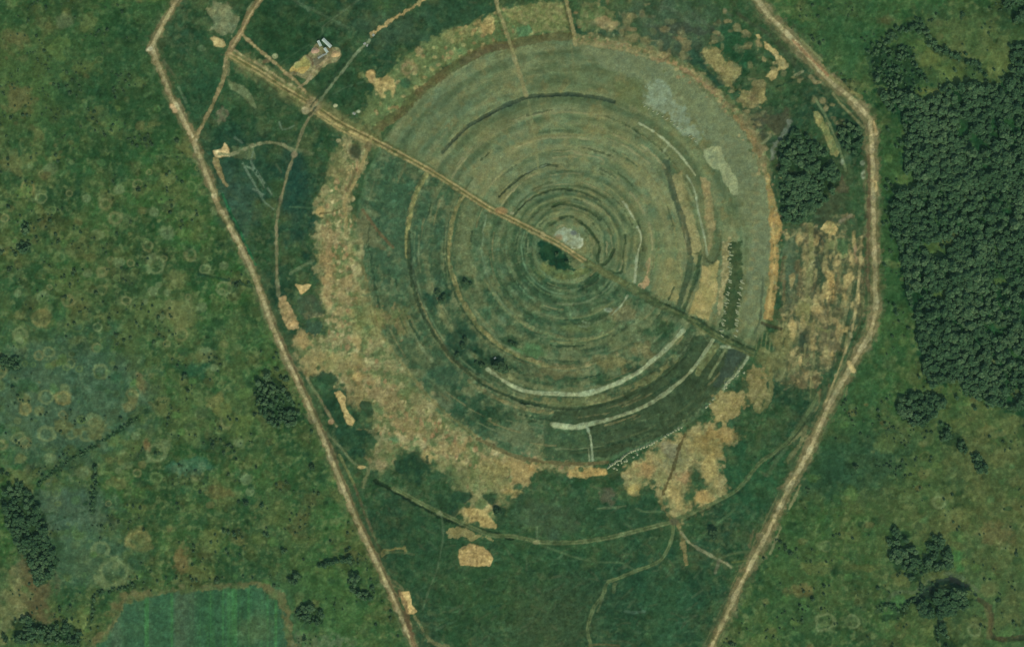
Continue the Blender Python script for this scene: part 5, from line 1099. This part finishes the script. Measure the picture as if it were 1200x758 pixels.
def shed(label, a, b, wd, h=2.6):
    (ax, ay), (bx, by) = a, b
    cx, cy = (ax + bx) / 2, (ay + by) / 2; L = math.hypot(bx - ax, by - ay) / 2; rot = math.atan2(-(by - ay), bx - ax)
    e = bpy.data.objects.new('shed', None); COL.objects.link(e); e.location = (cx - MX, MY - cy, zat(cx, cy)); e.rotation_euler = (0, 0, rot); tag(e, label, 'shed')
    W = wd / 2
    v = [(-L, -W, -.3), (L, -W, -.3), (L, W, -.3), (-L, W, -.3), (-L, -W, h), (L, -W, h), (L, W, h), (-L, W, h), (-L, 0, h + W * .55), (L, 0, h + W * .55)]
    f = [(0, 1, 5, 4), (2, 3, 7, 6), (1, 2, 6, 9, 5), (3, 0, 4, 8, 7)]
    o = bpy.data.objects.new('wall', py_mesh('wall', v, f, MWALL)); COL.objects.link(o); o.parent = e
    o_, s = .35, .55; z0 = h - o_ * s + .06; zr = h + W * s + .06; v = []
    for z_ in (0, .12):
        v += [(-L - .3, -W - o_, z0 + z_), (L + .3, -W - o_, z0 + z_), (L + .3, 0, zr + z_), (-L - .3, 0, zr + z_), (-L - .3, W + o_, z0 + z_), (L + .3, W + o_, z0 + z_)]
    f = [(6, 7, 8, 9), (9, 8, 11, 10), (0, 3, 2, 1), (3, 4, 5, 2), (0, 1, 7, 6), (4, 10, 11, 5), (0, 6, 9, 3), (3, 9, 10, 4), (1, 2, 8, 7), (2, 5, 11, 8)]
    o = bpy.data.objects.new('roof', py_mesh('roof', v, f, MROOF)); COL.objects.link(o); o.parent = e
    v = [(L + .02, -.7, 0), (L + .02, .7, 0), (L + .02, .7, 2.1), (L + .02, -.7, 2.1), (L + .07, -.7, 0), (L + .07, .7, 0), (L + .07, .7, 2.1), (L + .07, -.7, 2.1)]
    o = bpy.data.objects.new('door', py_mesh('door', v, [(4, 5, 6, 7), (0, 4, 7, 3), (1, 2, 6, 5), (3, 7, 6, 2)], MDOOR)); COL.objects.link(o); o.parent = e
shed('longest pale shed at the northeast corner of the storage yard', (378.6, 46.5), (388, 55.5), 3.4)
shed('narrow pale shed beside the longest shed in the storage yard', (373, 48.5), (376.2, 54.5), 2.6)
shed('small pale shed between the longest shed and the sand heap', (380.5, 57), (384, 62), 2.6, 2.2)
def slab(name, label, x, y, l, wd, rot, h=.6, m=MSLAB, cat='concrete block'):
    bm = bmesh.new(); bmesh.ops.create_cube(bm, size=1); bmesh.ops.scale(bm, vec=(l, wd, h + .3), verts=bm.verts); bmesh.ops.translate(bm, vec=(0, 0, h / 2 - .15), verts=bm.verts)
    bmesh.ops.bevel(bm, geom=[e for e in bm.edges], offset=.12, segments=1, affect='EDGES')
    for v in bm.verts: v.co += v.normal * random.uniform(-.05, .05)
    me = bpy.data.meshes.new(name); bm.to_mesh(me); bm.free(); me.materials.append(m)
    o = bpy.data.objects.new(name, me); COL.objects.link(o); o.location = (x - MX, MY - y, zat(x, y)); o.rotation_euler = (0, 0, rot); return tag(o, label, cat)
slab('concrete_slab', 'long grey concrete slab in the middle of the storage yard', 376, 66.5, 8, 2.2, .55)
slab('concrete_slab', 'grey concrete slab reaching toward the bright sand heap', 381, 64, 5, 1.8, .35)
slab('concrete_block', 'larger pale concrete block lying alone northeast of the storage yard', 427.3, 51.6, 3.2, 2.4, .5, 1)
slab('concrete_block', 'smaller pale concrete block next to the larger block northeast of the yard', 430.3, 53.6, 3, 1.8, 1.2, .9)
slab('concrete_block', 'pale concrete block nearest the bright sandy track', 437.6, 41.5, 3, 2.6, .8, 1)
slab('concrete_block', 'pale concrete block on the verge north of the straight road', 415, 133.5, 3.4, 2, 2.4, .8)
slab('concrete_block', 'small pale block by the track end above the longest gravel arc', 580, 419.5, 3, 2, .7, .9)
def heap(name, label, x, y, rx, ry, h, m, rot=0, cat='heap', group=None, seed=0):
    rg = np.random.default_rng(seed + int(x * 7 + y * 13)); n, R = 16, 5; vs = [(0, 0, h)]; fs = []
    ph = rg.uniform(0, 6.28, 4)
    for k in range(1, R + 1):
        for j in range(n):
            a = 2 * pi * j / n; t = k / R; wob = 1 + .12 * sin(2 * a + ph[0]) + .1 * sin(3 * a + ph[1]) + rg.normal(0, .05)
            vs.append((rx * t * wob * cos(a), ry * t * wob * sin(a), h * (cos(t * pi) * .5 + .5) * (1 + rg.normal(0, .12)) - (.25 if k == R else 0)))
    for j in range(n): fs.append((0, 1 + j, 1 + (j + 1) % n))
    for k in range(R - 1):
        for j in range(n): fs.append((1 + k * n + j, 1 + (k + 1) * n + j, 1 + (k + 1) * n + (j + 1) % n, 1 + k * n + (j + 1) % n))
    me = py_mesh(name, vs, fs, m); me.polygons.foreach_set('use_smooth', np.ones(len(fs), bool))
    o = bpy.data.objects.new(name, me); COL.objects.link(o); o.location = (x - MX, MY - y, zat(x, y)); o.rotation_euler = (0, 0, rot); return tag(o, label, cat, None, group)
heap('sand_heap', 'bright yellow sand heap at the east end of the storage yard', 393, 63.5, 6.5, 5.5, 2.6, MSAND, .4, 'sand heap')
heap('sand_heap', 'pinkish sand heap on the northwest side of the storage yard', 369, 59.5, 5.2, 4.4, 2.2, MPEACH, .2, 'sand heap')
HP = P(700, 500, 6.65, '655,5 632,14 610,26 590,38 572,48 550,60 528,74 500,90 465,107 442,120 425,131 404,140 385,149 362,157 340,166 318,174 295,181 278,186 262,192 246,203 228,215 212,226 200,237 190,248 183,259 165,262 150,267 140,276 133,287 116,294 100,301 92,311 84,320 160,292 188,278 212,268 228,262 130,322 150,330 310,214 280,236')
for x, y in HP: heap('gravel_heap', 'pale gravel heap in the beaded row along the southeast rim', x, y, RNG.uniform(1.5, 2.3), RNG.uniform(1.3, 1.9), RNG.uniform(.9, 1.5), MHEAP, RNG.uniform(0, 3), 'gravel heap', 'gravel heaps along the southeast rim')
for p in P(600, 380, 3.99, '910,385 925,370 940,350 1000,295 1015,270 1030,250 1040,240 1060,215 1075,200 1085,225 1055,240 1000,275'): heap('gravel_heap', 'pale gravel heap scattered beside the hairpin gravel lane', p[0], p[1], RNG.uniform(1.6, 2.6), RNG.uniform(1.3, 2), RNG.uniform(.9, 1.5), MHEAP, RNG.uniform(0, 3), 'gravel heap', 'gravel heaps by the hairpin lane')
i = 0
for y in np.arange(286, 392, 4.6):
    y += RNG.normal(0, 1.3)
    x = 855.5 - max(0, y - 330) * .16 + RNG.normal(0, .6); heap('spoil_ridge', 'short pale spoil ridge on the west flank of the comb-like strip', x, y, RNG.uniform(1.4, 3.8), RNG.uniform(.8, 1.6), .9, MHEAP, RNG.normal(-.45, .3), 'spoil ridge', 'spoil ridges, west flank')
    if y > 326: heap('spoil_ridge', 'short pale spoil ridge on the east flank of the comb-like strip', 869 - max(0, y - 330) * .12 + RNG.normal(0, .6), y, RNG.uniform(1.6, 4.4), RNG.uniform(.8, 1.5), .9, MHEAP, RNG.normal(-.45, .25), 'spoil ridge', 'spoil ridges, east flank')
for k, (a, b) in enumerate([(620, 497), (640, 508), (662, 520), (684, 532), (706, 545), (725, 556), (745, 568), (760, 580), (775, 590), (795, 602), (810, 615), (830, 635), (845, 645), (862, 660)]):
    heap('spoil_ridge', 'short pale spoil ridge along the southwest edge of the grey worn ground', 600 + a / 3.99, b / 3.99, RNG.uniform(2, 3.2), .9, .7, MHEAP, .55, 'spoil ridge', 'spoil ridges, northeast quarter')
